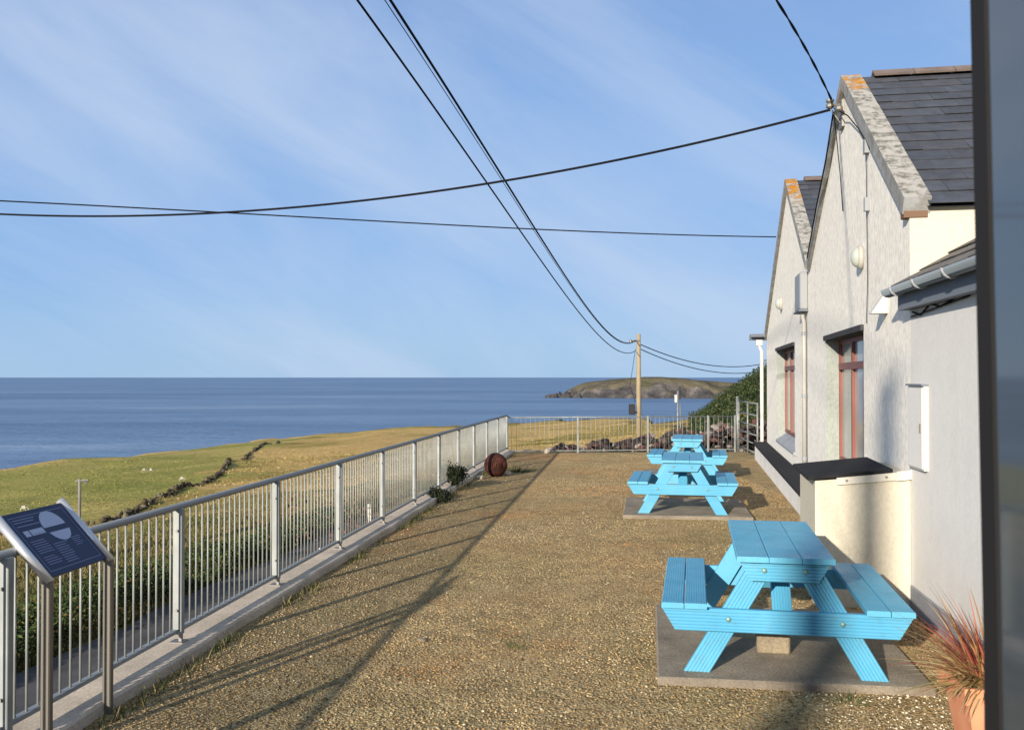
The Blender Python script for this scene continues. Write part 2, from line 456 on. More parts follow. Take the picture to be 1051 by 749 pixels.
COAST = [(-90,62),(-42,80),(-45,106),(-48,147),(-40,177),(-26,172),(-10.5,163),(0,164),(13,142),(18,108),(24,118),(34,150),(80,170)]
COAST = np.array(COAST, float)
def coast_dist(X, Y):
    """signed distance: positive on the land side"""
    D = np.full(X.shape, 1e9)
    P = COAST
    for a, b in zip(P[:-1], P[1:]):
        ab = b-a; L2 = (ab**2).sum()
        t = np.clip(((X-a[0])*ab[0] + (Y-a[1])*ab[1])/L2, 0, 1)
        D = np.minimum(D, np.hypot(X-(a[0]+t*ab[0]), Y-(a[1]+t*ab[1])))
    poly = np.vstack([P, [[80,-80],[-90,-80]]])
    inside = np.zeros(X.shape, bool); j = len(poly)-1
    for i in range(len(poly)):
        xi, yi = poly[i]; xj, yj = poly[j]
        with np.errstate(divide='ignore', invalid='ignore'):
            c = ((yi > Y) != (yj > Y)) & (X < (xj-xi)*(Y-yi)/(yj-yi+1e-12)+xi)
        inside ^= c; j = i
    return np.where(inside, D, -D)

def vnoise(X, Y, sc, seed=0):
    """smooth value noise"""
    r = np.random.default_rng(seed); T = r.random((256, 256))
    x = X*sc + 500; y = Y*sc + 500
    xi = np.floor(x).astype(int); yi = np.floor(y).astype(int); fxx = x-xi; fyy = y-yi
    fxx = fxx*fxx*(3-2*fxx); fyy = fyy*fyy*(3-2*fyy)
    a = T[xi % 256, yi % 256]; b = T[(xi+1) % 256, yi % 256]; c = T[xi % 256, (yi+1) % 256]; d = T[(xi+1) % 256, (yi+1) % 256]
    return (a*(1-fxx)+b*fxx)*(1-fyy) + (c*(1-fxx)+d*fxx)*fyy - .5
def fbm(X, Y, sc, seed=0, o=4):
    r = 0; a = 1
    for i in range(o): r = r + a*vnoise(X, Y, sc*2**i, seed+i); a *= .5
    return r
def sst(x, a, b):
    t = np.clip((x-a)/(b-a), 0, 1); return t*t*(3-2*t)

ROAD_IN, ROAD_OUT = .45, 3.55
def terrain_z(X, Y):
    X = np.asarray(X, float); Y = np.asarray(Y, float)
    z = plane(X, Y)
    off = (fx(Y) - X)*FD.y                    # metres seaward of the fence
    w = sst(off, 3.6, 7) + sst(-off, 1, 6)*sst(Y, 33, 40)
    w = np.maximum(w, sst(Y, 34, 42))
    far = sst(Y, 25, 70)
    z = z + w*(fbm(X, Y, .22, 3, 3)*.35 + far*fbm(X, Y, .05, 11, 3)*.9)
    # dark hill rising behind the building
    hx = X - .185*Y - np.clip(50-Y, 0, 50)*.12
    hill = np.clip(hx, 0, 60)*.72*sst(hx, -2, 2)*sst(Y, 36, 64)*(1-sst(Y, 84, 112))
    hill = np.minimum(hill, 7 + hill*.25)
    z = z + hill*(1 + .35*fbm(X, Y, .16, 21, 4)) + sst(hx, 0, 4)*sst(Y, 34, 55)*fbm(X, Y, .5, 5, 3)*.9
    d = coast_dist(X, Y) + fbm(X, Y, .09, 31, 4)*9
    edge = sst(-d, -1.0, 10)
    z = z*(1-edge) + (-27)*edge + edge*(1-edge)*fbm(X, Y, .3, 8, 3)*10
    return z, d, off, hx

def spacing(lo, hi, c0, c1, fine, grow):
    xs = list(np.arange(c0, c1+1e-6, fine))
    a = c1; st = fine
    while a < hi: st *= grow; a += st; xs.append(a)
    a = c0; st = fine; pre = []
    while a > lo: st *= grow; a -= st; pre.append(a)
    return np.array(pre[::-1] + xs)
xs = spacing(-90, 75, -14, 13, .5, 1.035); ys = spacing(-28, 200, 0, 34, .5, 1.025)
Xg, Yg = np.meshgrid(xs, ys)
Zg, Dg, Og, Hg = terrain_z(Xg, Yg)
inner = (Og < -.2) & (Yg < YEND-.2) & (Yg > -28)      # below the terrace
Zg = np.where(inner, np.minimum(Zg, -1.2), Zg)
nx, ny = len(xs), len(ys)
ii = np.arange(nx*ny).reshape(ny, nx)
faces = np.stack([ii[:-1,:-1], ii[:-1,1:], ii[1:,1:], ii[1:,:-1]], -1).reshape(-1, 4)
field = np_mesh('field', np.stack([Xg, Yg, Zg], -1).reshape(-1, 3), faces, M['field'], smooth=True)
kind(field, 'structure')
# stone wall line across the pasture: seen from here, left of it is green pasture
WALL = [(-16.5,23),(-12.3,29.4),(-12.8,34),(-14,41.7),(-15.3,51),(-20,70),(-24.2,92),(-28.6,119),(-33,138)]
wx = np.interp(Yg, [p[1] for p in WALL], [p[0] for p in WALL])
green = sst(wx - Xg + fbm(Xg, Yg, .2, 12, 3)*4, -3, 3)*sst(Yg, 18, 30)*sst(Dg + fbm(Xg, Yg, .12, 13, 3)*8, 2, 9)
nearm = (1-sst(Yg + np.abs(Xg)*.4 + fbm(Xg, Yg, .15, 77, 3)*12, 15, 31))
rockm = sst(-Dg, -2.0, 2.5)*.9
rockm = np.maximum(rockm, sst(fbm(Xg, Yg, .35, 55, 4), .12, .3)*sst(Hg, -6, 0)*sst(Yg, 36, 50)*.8)
scrub = sst(Hg + fbm(Xg, Yg, .2, 66, 4)*7, -.5, 2.5)*sst(Yg, 33, 46)
for nm, arr in (('green', green), ('near', nearm), ('rock', rockm), ('scrub', scrub)):
    a = field.data.attributes.new(nm, 'FLOAT', 'POINT'); a.data.foreach_set('value', arr.astype(np.float32).ravel())

# sea
mb = MB(); mb.add([(-60000,-200,-24),(60000,-200,-24),(60000,70000,-24),(-60000,70000,-24)], [(0,1,2,3)])
kind(mb.build('sea', M['sea']), 'structure')

# headland across the bay
hx_ = np.linspace(0, 420, 150); hy_ = np.linspace(-110, 190, 90)
HX, HY = np.meshgrid(hx_, hy_)
top = np.interp(hx_, [0,8,20,45,80,110,130,150,175,205,240,300,420], [3,11,15.5,20,22.6,25.2,25.6,25,22.5,20.5,18,16,16])
half = np.interp(hx_, [0,6,30,100,200,420], [2,18,55,75,80,90])
wob = fbm(HX, HY, .03, 41, 4)
fr = (np.abs(HY-10) - half[None,:]*(1+.35*wob))          # outside > 0
prof = 1 - np.clip((fr+42)/48, 0, 1)**1.6
topn = top[None,:]*(1-.22*sst(-HY, 0, 90)*1) + fbm(HX, HY, .02, 43, 4)*2.2
HZ = -26 + (topn + 2.0)*prof + fbm(HX, HY, .09, 44, 4)*4*np.clip(prof*(1-prof)*4, 0, 1)
HZ = np.where(HX > 8, HZ, np.minimum(HZ, -26 + (HX/8)*30))
i2 = np.arange(HX.size).reshape(HX.shape)
f2 = np.stack([i2[:-1,:-1], i2[:-1,1:], i2[1:,1:], i2[1:,:-1]], -1).reshape(-1, 4)
HB = V((64, 1260, 0))
hd = np_mesh('headland', np.stack([HX+HB.x, HY+HB.y, HZ], -1).reshape(-1, 3), f2, M['headland'], smooth=True)
kind(hd, 'structure')
a = hd.data.attributes.new('rock', 'FLOAT', 'POINT')
a.data.foreach_set('value', (1-sst(prof + fbm(HX, HY, .06, 47, 4)*.5, .42, .86)).astype(np.float32).ravel())
mb = MB()
for k, (x, y, r, h) in enumerate([(50,1230,4,-20),(56,1232,4.5,-19),(62,1228,4,-16.5),(70,1224,5,-16),(45,1231,3,-21.5),(78,1220,5,-15)]):
    for q in range(5):
        mb.blob((x+random.uniform(-3,3), y+random.uniform(-3,3), -24 + (h+24)*q/5), r*(1-q*.15), 900+k*9+q, 2, .2)
kind(mb.build('sea_stacks', M['headland']), 'structure')
ob = bpy.data.objects['sea_stacks']; a = ob.data.attributes.new('rock', 'FLOAT', 'POINT'); a.data.foreach_set('value', [1.0]*len(ob.data.vertices))

# terrace
mb = MB()
poly = []
for y in np.arange(-14, YEND+.61, 1.0): poly.append((fx(y)-.02, y))
yy0, yy1 = -14, YEND+.6
nrow = 60
yl = np.linspace(yy0, yy1, nrow)
vv = []; ff = []
for i, y in enumerate(yl):
    for j in range(24):
        x = fx(y) + (12 - fx(y))*(j/23.0)
        vv.append((x, y, g(y)))
for i in range(nrow-1):
    for j in range(23): ff.append((i*24+j, i*24+j+1, (i+1)*24+j+1, (i+1)*24+j))
mb.add(vv, ff)
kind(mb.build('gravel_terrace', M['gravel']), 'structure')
# far edge / retaining faces of the terrace
mb = MB()
a0 = V((fx(-14)-.14, -14, 0)); a1 = V((fx(YEND+.6)-.14, YEND+.6, 0)); b1 = V((12, YEND+.6, 0))
def wallquad(p, q, zt):
    mb.add([(p.x,p.y,g(p.y)+zt),(q.x,q.y,g(q.y)+zt),(q.x,q.y,-3.2),(p.x,p.y,-3.2)], [(0,1,2,3)])
wallquad(a0, a1, -.01); wallquad(a1 + V((0,.002,0)), b1 + V((0,.002,0)), -.003)
kind(mb.build('retaining_wall', M['retain']), 'structure')
# kerb under the fence
mb = MB()
def strip(n0, n1, y0, y1, zt, zb, seg=30):
    vs = []; fs = []
    for i in range(seg+1):
        y = y0 + (y1-y0)*i/seg
        p = V((fx(y), y, 0))
        w = .012*math.sin(y*3.1)+.008*math.sin(y*7.7)
        for nn, z in ((n0, zb), (n0, zt), (n1+w-.015, zt), (n1+w, zt-.015), (n1+w, zb)):
            q = p + FN*nn; vs.append((q.x, q.y, g(y)+z))
    for i in range(seg):
        for j in range(4):
            a = i*5+j; fs.append((a, a+1, a+6, a+5))
    fs.append((0,1,2,3,4)); e = seg*5; fs.append((e+4,e+3,e+2,e+1,e))
    mb.add(vs, fs)
strip(-.16, .19, -12, YEND+.35, .075, -.15, 90)
kind(mb.build('kerb', M['kerb']), 'structure')
# road below the fence
mb = MB(); vs = []; fs = []
yr = np.linspace(-26, 25, 52)
for i, y in enumerate(yr):
    for j, o in enumerate((ROAD_IN-.35, 1.2, 2.2, ROAD_OUT)):
        oo = o + (.12*math.sin(y*.9)+.07*math.sin(y*2.3) if j == 3 else 0)
        x = fx(y) - oo/FD.y
        vs.append((x, y, plane(x, y)+.03))
for i in range(len(yr)-1):
    for j in range(3): fs.append((i*4+j+1, i*4+j, (i+1)*4+j, (i+1)*4+j+1))
mb.add(vs, fs)
kind(mb.build('road', M['road']), 'structure')

# loose pebbles over the near gravel
def pebbles(n):
    Y = 4.0 + 22.2*RNG.random(n)**2.2
    X = fx(Y)+.2 + (4.6 - (fx(Y)+.2))*RNG.random(n)
    keep = np.abs(X) < .62*Y
    X, Y = X[keep], Y[keep]; n = len(X)
    octv = np.array([(1,0,0),(-1,0,0),(0,1,0),(0,-1,0),(0,0,1),(0,0,-1)], float)
    octf = np.array([(0,2,4),(2,1,4),(1,3,4),(3,0,4),(2,0,5),(1,2,5),(3,1,5),(0,3,5)])
    r = .0048 + .0072*RNG.random(n)**2
    sc = np.stack([r*RNG.uniform(.8,1.5,n), r*RNG.uniform(.7,1.2,n), r*RNG.uniform(.45,.8,n)], -1)
    an = RNG.uniform(0, 6.28, n)
    v = octv[None]*sc[:,None,:]*(1+RNG.uniform(-.28,.28,(n,6,3)))
    tl = RNG.uniform(-.5,.5,n)
    vx = v[:,:,0]; vz = v[:,:,2]
    v0 = vx*np.cos(tl)[:,None]-vz*np.sin(tl)[:,None]; v2 = vx*np.sin(tl)[:,None]+vz*np.cos(tl)[:,None]
    v1 = v[:,:,1]
    x = v0*np.cos(an)[:,None]-v1*np.sin(an)[:,None] + X[:,None]
    y = v0*np.sin(an)[:,None]+v1*np.cos(an)[:,None] + Y[:,None]
    z = v2 + (g(Y) + r*.22)[:,None]
    verts = np.stack([x,y,z],-1).reshape(-1,3)
    faces = (octf[None] + (np.arange(n)*6)[:,None,None]).reshape(-1,3)
    pal = np.array([(.17,.12,.07),(.30,.215,.115),(.36,.27,.15),(.42,.32,.185),(.33,.265,.175),(.45,.37,.245),(.58,.50,.36),(.34,.225,.125),(.24,.20,.145)])
    c = pal[RNG.choice(len(pal), n, p=[.1,.17,.2,.15,.14,.09,.03,.06,.06])]*RNG.uniform(.8,1.15,(n,1))
    warm = fbm(X, Y, .55, 91, 3)
    c = c*np.stack([1+.10*np.clip(warm,-.5,.5), np.ones(n), 1-.15*np.clip(warm,-.5,.5)], -1)
    c = c*(1 + np.clip(fbm(X, Y, .9, 95, 4)*.55, -.28, .22))[:,None]
    rd = sst(fbm(X, Y, .7, 96, 3), .12, .35)[:,None]; c = c*(1-rd) + c*np.array([1.18,.92,.78])*rd
    pale = sst(X + fbm(X, Y, 2.5, 92, 3)*.8, 1.5, 2.1)*(1-sst(Y, 5.9, 6.4))*(RNG.random(n) < .3)
    c = c*(1-pale[:,None]) + np.array([(.70,.66,.56)])*pale[:,None]
    o = np_mesh('loose_gravel', verts, faces, M['pebble'], np.repeat(c, 8, 0))
    return kind(o, 'stuff')
pebbles(130000)
# a few bigger pale stones lying on the gravel
for k, (x, y, r) in enumerate([(-.66, 7.2, .035), (-1.08, 5.25, .03), (1.05, 14.2, .045)]):
    mb = MB(); mb.blob((x, y, g(y)+r*.3), r, 40+k, 2, .12, .6)
    o = mb.build('stone', M['block'], smooth=False)
    tag(o, ['small pale stone lying alone on the open gravel', 'small pale stone on the darker gravel near the kerb', 'pale stone on the gravel beside the second picnic table pad'][k], 'stone')

# ------------------------------------------------------------------ vegetation (uncountable)
def blades(name, X, Y, Z, h, w, lean, cols):
    n = len(X); a = RNG.uniform(0, 6.28, n)
    dx = np.cos(a)*w; dy = np.sin(a)*w
    la = RNG.uniform(0, 6.28, n); lx = np.cos(la)*lean*h; ly = np.sin(la)*lean*h
    v = np.stack([np.stack([X-dx, Y-dy, Z-.03], -1), np.stack([X+dx, Y+dy, Z-.03], -1), np.stack([X+lx, Y+ly, Z+h], -1)], 1)
    f = np.arange(n*3).reshape(n, 3)
    return np_mesh(name, v.reshape(-1,3), f, M['plant'], cols)
def leafcards(X, Y, Z, s):
    n = len(X)
    nrm = RNG.normal(size=(n,3)); nrm /= np.linalg.norm(nrm, axis=1)[:,None]
    t = np.cross(nrm, RNG.normal(size=(n,3))); t /= np.linalg.norm(t, axis=1)[:,None]
    b = np.cross(nrm, t)
    c = np.stack([X,Y,Z],-1)
    s = np.asarray(s)[:,None]
    return np.stack([c - t*s, c - b*s*.55 , c + t*s, c + b*s*.55], 1)
def pal(cols, n, p=None, j=.25):
    cols = np.array(cols); return cols[RNG.choice(len(cols), n, p=p)]*RNG.uniform(1-j, 1+j, (n,1))
# grass and rushes on the bank and the near field
n = 120000
Y = 1 + 36*RNG.random(n)**1.25; O = 3.6 + 14*RNG.random(n)**1.5; X = fx(Y) - O
Z = terrain_z(X, Y)[0]
patch = fbm(X, Y, .5, 17, 3)
h = RNG.uniform(.04,.14,n)*(1+.8*np.clip(patch,-.3,.6))*(1-.75*sst(O, 5, 14))*(1-.5*sst(Y,14,34))
c = np.where((patch > .02)[:,None], pal([(.13,.11,.04),(.18,.14,.055),(.10,.092,.03)], n), pal([(.08,.088,.025),(.055,.065,.02),(.13,.115,.035)], n))
kind(blades('grass', X, Y, Z, h, RNG.uniform(.006,.016,n)*(1+Y/30), .55, c), 'stuff')
n = 90000
Y = 18 + 72*RNG.random(n)**1.1; X = -42 + 62*RNG.random(n)
kk_ = (X < fx(Y) - 8) | (Y > 36); X, Y = X[kk_], Y[kk_]
Z, D_, O_, H_ = terrain_z(X, Y); kk_ = (D_ > 1) & (H_ < -1) & (fbm(X, Y, .35, 19, 3) > -.12); X, Y, Z = X[kk_], Y[kk_], Z[kk_]; n = len(X)
gr = X < np.interp(Y, [p_[1] for p_ in WALL], [p_[0] for p_ in WALL])
c = np.where(gr[:,None], pal([(.20,.21,.055),(.26,.24,.075),(.15,.16,.045)], n), pal([(.40,.29,.115),(.32,.24,.09),(.22,.18,.06)], n))
kind(blades('pasture_grass', X, Y, Z, RNG.uniform(.03,.09,n)*np.where(gr, .6, 1.1)*(.45 + .55*sst(Y, 24, 50)), RNG.uniform(.02,.05,n), 1.2, c), 'stuff')
# brambles along the far side of the road
n = 90000
Y = 2 + 26*RNG.random(n)**1.15
O = ROAD_OUT + .05 + np.abs(RNG.normal(0, .9, n)); X = fx(Y) - O
dens = fbm(X, Y, .8, 23, 3)
H = (.44 + .55*dens)*np.clip(1.25-(O-ROAD_OUT)/2.6, .2, 1)*(1-.55*sst(Y, 12, 24))
Z = plane(X, Y) + np.abs(H)*RNG.random(n)**.6
v = leafcards(X, Y, Z, RNG.uniform(.012,.036,n))
c = pal([(.018,.034,.010),(.030,.052,.014),(.048,.075,.020),(.085,.095,.026),(.10,.062,.022)], n, [.25,.3,.25,.14,.06])
kind(np_mesh('brambles', v.reshape(-1,3), np.arange(n*4).reshape(n,4), M['plant'], c), 'stuff')
# scrub on the hill and the bank behind the gate
n = 80000
Y = 34 + 62*RNG.random(n); X = .18*Y + np.clip(50-Y,0,50)*.12 + RNG.gamma(2.0, 2.4, n)*.9
Zt, D_, O_, H_ = terrain_z(X, Y)
cl = fbm(X, Y, .45, 29, 3)
keep = (cl > .02) & (H_ > -1.5)
X, Y, Zt = X[keep], Y[keep], Zt[keep]; n = len(X)
Z = Zt + RNG.uniform(0, .8, n)*(1+.4*RNG.random(n))
v = leafcards(X, Y, Z, RNG.uniform(.035,.11,n))
c = pal([(.014,.026,.010),(.026,.045,.014),(.05,.07,.022),(.10,.09,.035)], n, [.35,.35,.2,.1])
kind(np_mesh('hillside_scrub', v.reshape(-1,3), np.arange(n*4).reshape(n,4), M['plant'], c), 'stuff')
# red-leaved willowherb patches showing through the fence
n = 900
cx = RNG.choice([0,1,2,3], n); C = np.array([(-3.35,20.5),(-3.0,22.5),(-4.6,21),(-2.7,17.5)])[cx]
X = C[:,0]+RNG.normal(0,.35,n); Y = C[:,1]+RNG.normal(0,.8,n); Z = plane(X,Y)+RNG.uniform(.1,1.0,n)
X = np.minimum(X, fx(Y)-.5)
v = leafcards(X, Y, Z, RNG.uniform(.02,.06,n)); c = pal([(.15,.055,.04),(.19,.10,.06),(.09,.09,.03)], n)
kind(np_mesh('red_weeds', v.reshape(-1,3), np.arange(n*4).reshape(n,4), M['plant'], c), 'stuff')

def tuft(name, label, x, y, z, h, n, spread, cols, cat='weed', group=None, wid=.006):
    a = RNG.uniform(0, 6.28, n); r = spread*np.sqrt(RNG.random(n))
    X = x + np.cos(a)*r*.5; Y = y + np.sin(a)*r*.5; hh = h*RNG.uniform(.5, 1.1, n)
    dx = RNG.uniform(-1,1,n)*wid; dy = RNG.uniform(-1,1,n)*wid
    v = np.stack([np.stack([X-dx, Y-dy, np.full(n, z-.01)], -1), np.stack([X+dx, Y+dy, np.full(n, z-.01)], -1),
                  np.stack([X+np.cos(a)*r, Y+np.sin(a)*r, z+hh], -1)], 1)
    o = np_mesh(name, v.reshape(-1,3) - np.array([x,y,z]), np.arange(n*3).reshape(n,3), M['plant'], pal(cols, n))
    o.location = (x, y, z)
    return tag(o, label, cat, group)
GREENS = [(.05,.075,.02),(.09,.10,.03),(.16,.14,.05)]
tuft('weed', 'small green weed growing in the middle of the open gravel', .035, 7.02, g(7), .04, 60, .1, GREENS)
tuft('weed', 'low weed at the front edge of the nearest table pad', 2.0, 5.82, g(5.8), .05, 60, .12, GREENS)
n = 3200
Y = 3.5 + 23*RNG.random(n); X = fx(Y) + .24 + np.abs(RNG.normal(0, .07, n)); kk_ = fbm(X, Y, .9, 97, 3) > .08
X, Y = X[kk_], Y[kk_]; n = len(X)
kind(blades('kerb_weeds', X, Y, g(Y), RNG.uniform(.02,.09,n), RNG.uniform(.004,.009,n), .7, pal(GREENS + [(.20,.16,.07)], n)), 'stuff')
DARKG = [(.02,.028,.014),(.03,.04,.018),(.05,.055,.028)]
def shrub(label, x, y, h, w, n):
    z = g(y)
    a = RNG.uniform(0,6.28,n); rr = w*np.sqrt(RNG.random(n)); zz = h*RNG.random(n)**.8
    ncl = 9; ca = RNG.uniform(0,6.28,ncl); cr = w*RNG.uniform(.2,1.1,ncl); ch = h*RNG.uniform(.15,.95,ncl); ci = RNG.integers(0,ncl,n)
    X = np.cos(ca)[ci]*cr[ci] + RNG.normal(0,w*.33,n); Yq = np.sin(ca)[ci]*cr[ci]*1.7 + RNG.normal(0,w*.5,n); zz = np.abs(ch[ci] + RNG.normal(0,h*.17,n))
    v = leafcards(X, Yq, zz, RNG.uniform(.010,.032,n))
    e = thing('shrub', label, 'shrub', (x, y, z))
    np_mesh('foliage', v.reshape(-1,3), np.arange(n*4).reshape(n,4), M['plant'], pal(DARKG, n, j=.5), parent=e)
    mb = MB()
    for q in range(7):
        t = q*.9; mb.tube([(0,0,-.02),(math.cos(t)*w*.3, math.sin(t)*w*.3, h*.4),(math.cos(t)*w*.7, math.sin(t)*w*.7, h*.85)], .008, 5, None, .003)
    mb.build('stem', M['soil'], e)
shrub('dark shrub sprouting at the fence foot in front of the rusty ball', fx(17.6)+.12, 17.6, .34, .17, 2600)
shrub('low dark shrub at the fence foot, the one nearer the camera', fx(15.9)+.15, 15.9, .2, .18, 1200)
tuft('weed', 'grass tuft at the foot of the rusty ball', fx(20.9)+.9, 20.9, g(21), .16, 160, .35, GREENS, wid=.01)

# ------------------------------------------------------------------ dry stone field wall and rubble wall
def stonecol():
    return random.choice([(.075,.06,.04),(.11,.09,.06),(.05,.042,.03),(.15,.125,.085),(.06,.055,.028),(.045,.04,.03)])
mb = MB(); k = 0
for (x0,y0),(x1,y1) in zip(WALL[:-1], WALL[1:]):
    L = math.hypot(x1-x0, y1-y0); q = 0
    while q < L:
        t = q/L; x = x0+(x1-x0)*t; y = y0+(y1-y0)*t
        gap = .25*math.sin(k*.37)+.3*math.sin(k*.11)
        lay = 3 if gap > .1 else (2 if gap > -.3 else 1)
        for l in range(lay):
            r = random.uniform(.045,.10)*(.8+y*.006)
            mb.col = stonecol(); mb.blob((x+random.uniform(-.12,.12), y+random.uniform(-.12,.12), float(terrain_z(x,y)[0])+.0+l*.09), r, 1000+k*3+l, 1, .2)
        q += .11 + y*.0012; k += 1
tag(mb.build('field_wall', M['drystone'], colattr=True), 'low tumbled dry stone wall running across the pasture down to the coast', 'wall')
mb = MB()
for k in range(1700):
    t = random.random(); x = .3 + t*7.6
    ztp = np.interp(x, [.3,1.2,2.2,3.6,5.1,6.9,7.9], [-.30,-.14,.0,.12,.34,.55,.6]) + .08*math.sin(x*5.3) - .06
    y = 29.2 + random.uniform(-.7,.7) + .25*x*0
    zb = ztp - .9*random.random()**1.6 - abs(y-29.2)*.35
    mb.col = random.choice([(.045,.038,.036),(.07,.045,.042),(.11,.055,.05),(.11,.09,.075),(.03,.028,.028),(.05,.04,.04),(.24,.205,.18)])
    mb.blob((x, y, zb), random.uniform(.05,.135), 3000+k, 1, .25, .8)
mb.col = (.07,.06,.05)
for k in range(50): mb.blob((.5+k*.15, 29.3, -1.25), .55, 4000+k, 1, .1)
tag(mb.build('rubble_wall', M['drystone'], colattr=True), 'heaped dark rubble wall behind the far railing and gate', 'wall')

# ------------------------------------------------------------------ boundary railing
def railing_parts(root, p0, p1, nposts, nb, hz, keep_parts, post_w, thin=False):
    pass
rz_f = -math.atan(FB)
fe = thing('railing', 'long galvanised steel railing on the concrete kerb along the seaward edge', 'railing', (fx(YK[0]), YK[0], g(YK[0])))
def fl(y, z=0.0, nn=0.0):
    p = V((fx(y), y, g(y)+z)) + FN*nn - V((fx(YK[0]), YK[0], g(YK[0]))); return p
FH = 1.045
Mf = Matrix.Rotation(rz_f, 4, 'Z')
# top rail, bottom rail
mb = MB()
mb.tube([fl(YK[0]-.05, FH-.02), fl(YEND+.03, FH-.02)], .024, 10); mb.build('top_rail', M['rail'], fe, True)
mb = MB()
a, b = fl(YK[0], .155), fl(YEND, .155)
w = FN*.022; u = V((0,0,.012))
vs = [a-w-u, a+w-u, a+w+u, a-w+u, b-w-u, b+w-u, b+w+u, b-w+u]
mb.add(vs, [(0,1,2,3),(4,7,6,5),(0,4,5,1),(1,5,6,2),(2,6,7,3),(3,7,4,0)]); mb.build('bottom_rail', M['rail'], fe)
for y in YK:
    mb = MB(); T = Matrix.Translation(fl(y, 0, .012)) @ Mf @ Matrix.Rotation(random.uniform(-.006,.006), 4, 'X') @ Matrix.Rotation(random.uniform(-.005,.005), 4, 'Y')
    mb.bbox((-.033,-.026,.13), (.033,.026,FH-.03), .004, T)
    po = mb.build('post', M['galv_post'], fe)
    mb = MB(); mb.box((.006,-.012,.05), (.028,.012,.128), T); mb.box((-.05,-.05,.07),(.05,.05,.082), T)
    mb.build('foot', M['bolt'], po)
    for zz in (.30, .86):
        mb = MB(); mb.tube([(0,-.0255,zz),(0,-.036,zz)], .010, 8, T); mb.build('bolt', M['bolt'], po)
bal_me = None; cnt = 0; mbs = MB()
NB = 18
bals = []
for i in range(len(YK)-1):
    for j in range(NB):
        bals.append(YK[i] + (YK[i+1]-YK[i])*(j+1)/(NB+1))
bals_in = [y for y in bals if y > 4.2]
rest = [y for y in bals if y <= 4.2] + bals_in[100:]
for y in bals_in[:100]:
    p = fl(y, .165)
    if bal_me is None:
        mb = MB(); mb.tube([(0,0,0),(0,0,FH-.20)], .0072, 8, None); o = mb.build('baluster', M['galv_post'], fe, True, p); bal_me = o
    else:
        o = bal_me.copy(); COL.objects.link(o); o.parent = fe; o.location = p
for y in rest: mbs.tube([fl(y, .165), fl(y, FH-.035)], .0072, 6)
kind(mbs.build('balusters', M['galv_post'], fe, True), 'stuff')

# far railing across the end of the terrace
c0 = V((fx(YEND), YEND, 0)); c1 = V((6.2, 27.05, 0))
DF = (c1-c0).normalized(); LF = (c1-c0).length
fr_ = thing('railing', 'thin low railing closing off the far end of the gravel terrace', 'railing', (c0.x, c0.y, g(c0.y)), math.atan2(DF.y, DF.x))
mb = MB(); mb.tube([(.03,0,.97),(LF,0,.97)], .016, 8); mb.build('top_rail', M['galv'], fr_, True)
mb = MB(); mb.box((.03,-.015,.05),(LF,.015,.078)); mb.build('bottom_rail', M['galv'], fr_)
for x in (1.95, 3.9, 5.6, LF-.02):
    mb = MB(); mb.bbox((x-.02,-.03,-.04),(x+.02,.02,1.0), .004); mb.build('post', M['galv_post'], fr_)
b0 = None
xq = .14
while xq < LF-.05:
    if b0 is None:
        mb = MB(); mb.tube([(0,0,.08),(0,0,.96)], .0052, 6); b0 = mb.build('baluster', M['galv_post'], fr_, True, (xq,0,0))
    else:
        o = b0.copy(); COL.objects.link(o); o.parent = fr_; o.location = (xq,0,0)
    xq += .128

# field gate standing between the far railing and the building
ga = V((6.28, 27.0, 0)); gb = V((6.12, 24.3, 0)); LG = (gb-ga).length
gt = thing('field_gate', 'tall galvanised field gate beside the far corner of the building', 'gate', (ga.x, ga.y, g(27)), math.atan2((gb-ga).y, (gb-ga).x))
for x in (.02, LG*.5, LG-.02):
    mb = MB(); mb.tube([(x,0,.05),(x,0,1.42)], .024, 8); mb.build('upright', M['galv'], gt, True)
for z in (.16,.38,.60,.84,1.10,1.40):
    mb = MB(); mb.tube([(.045,0,z),(LG-.045,0,z)], .019, 8); mb.build('bar', M['galv'], gt, True)
gp = thing('gate_post', 'steel post holding the field gate at the end of the far railing', 'post', (6.27, 27.12, g(27)))
mb = MB(); mb.tube([(0,0,-.1),(0,0,1.5)], .04, 10); mb.build('shaft', M['galv'], gp, True)
mb = MB(); mb.lathe([(.045,1.5),(.045,1.515),(.02,1.53)], 12); mb.build('cap', M['galv'], gp, True)

# ------------------------------------------------------------------ rusty ball
rb = thing('mooring_buoy', 'round rusty iron ball resting on the gravel by the railing', 'buoy', (-.33, 19.85, g(19.85)+.235))
mb = MB()
prof = []
for i in range(29):
    a = -math.pi/2 + math.pi*i/28
    rr = .245*math.cos(a)*(1+.03*math.cos(a*26)); prof.append((max(rr, .004), .235*math.sin(a)))
mb.lathe(prof, 30, Matrix.Rotation(R(78), 4, 'Y') @ Matrix.Rotation(R(25), 4, 'X'))
mb.build('shell', M['rust'], rb, True)
mb = MB(); mb.tube([V((.06,-.225,.02))+V((math.cos(t)*.05,-.02, math.sin(t)*.05)) for t in np.linspace(0, 6.28, 14)], .011, 6)
mb.build('lifting_ring', M['rust'], rb, True)
for k, (x, y, r) in enumerate([(-.08,20.1,.07),(-.62,19.3,.075)]):
    mb = MB(); mb.blob((x, y, g(y)+r*.5), r, 70+k, 2, .12, .8)
    tag(mb.build('stone', M['kerb']), ['pale stone wedging the right side of the rusty ball', 'pale stone wedging the rusty ball on its fence side'][k], 'stone')
mb = MB(); mb.blob((.95, 26.4, g(26.4)+.05), .1, 78, 2, .12, .8)
tag(mb.build('stone', M['kerb']), 'white stone on the ground below the far railing', 'stone')

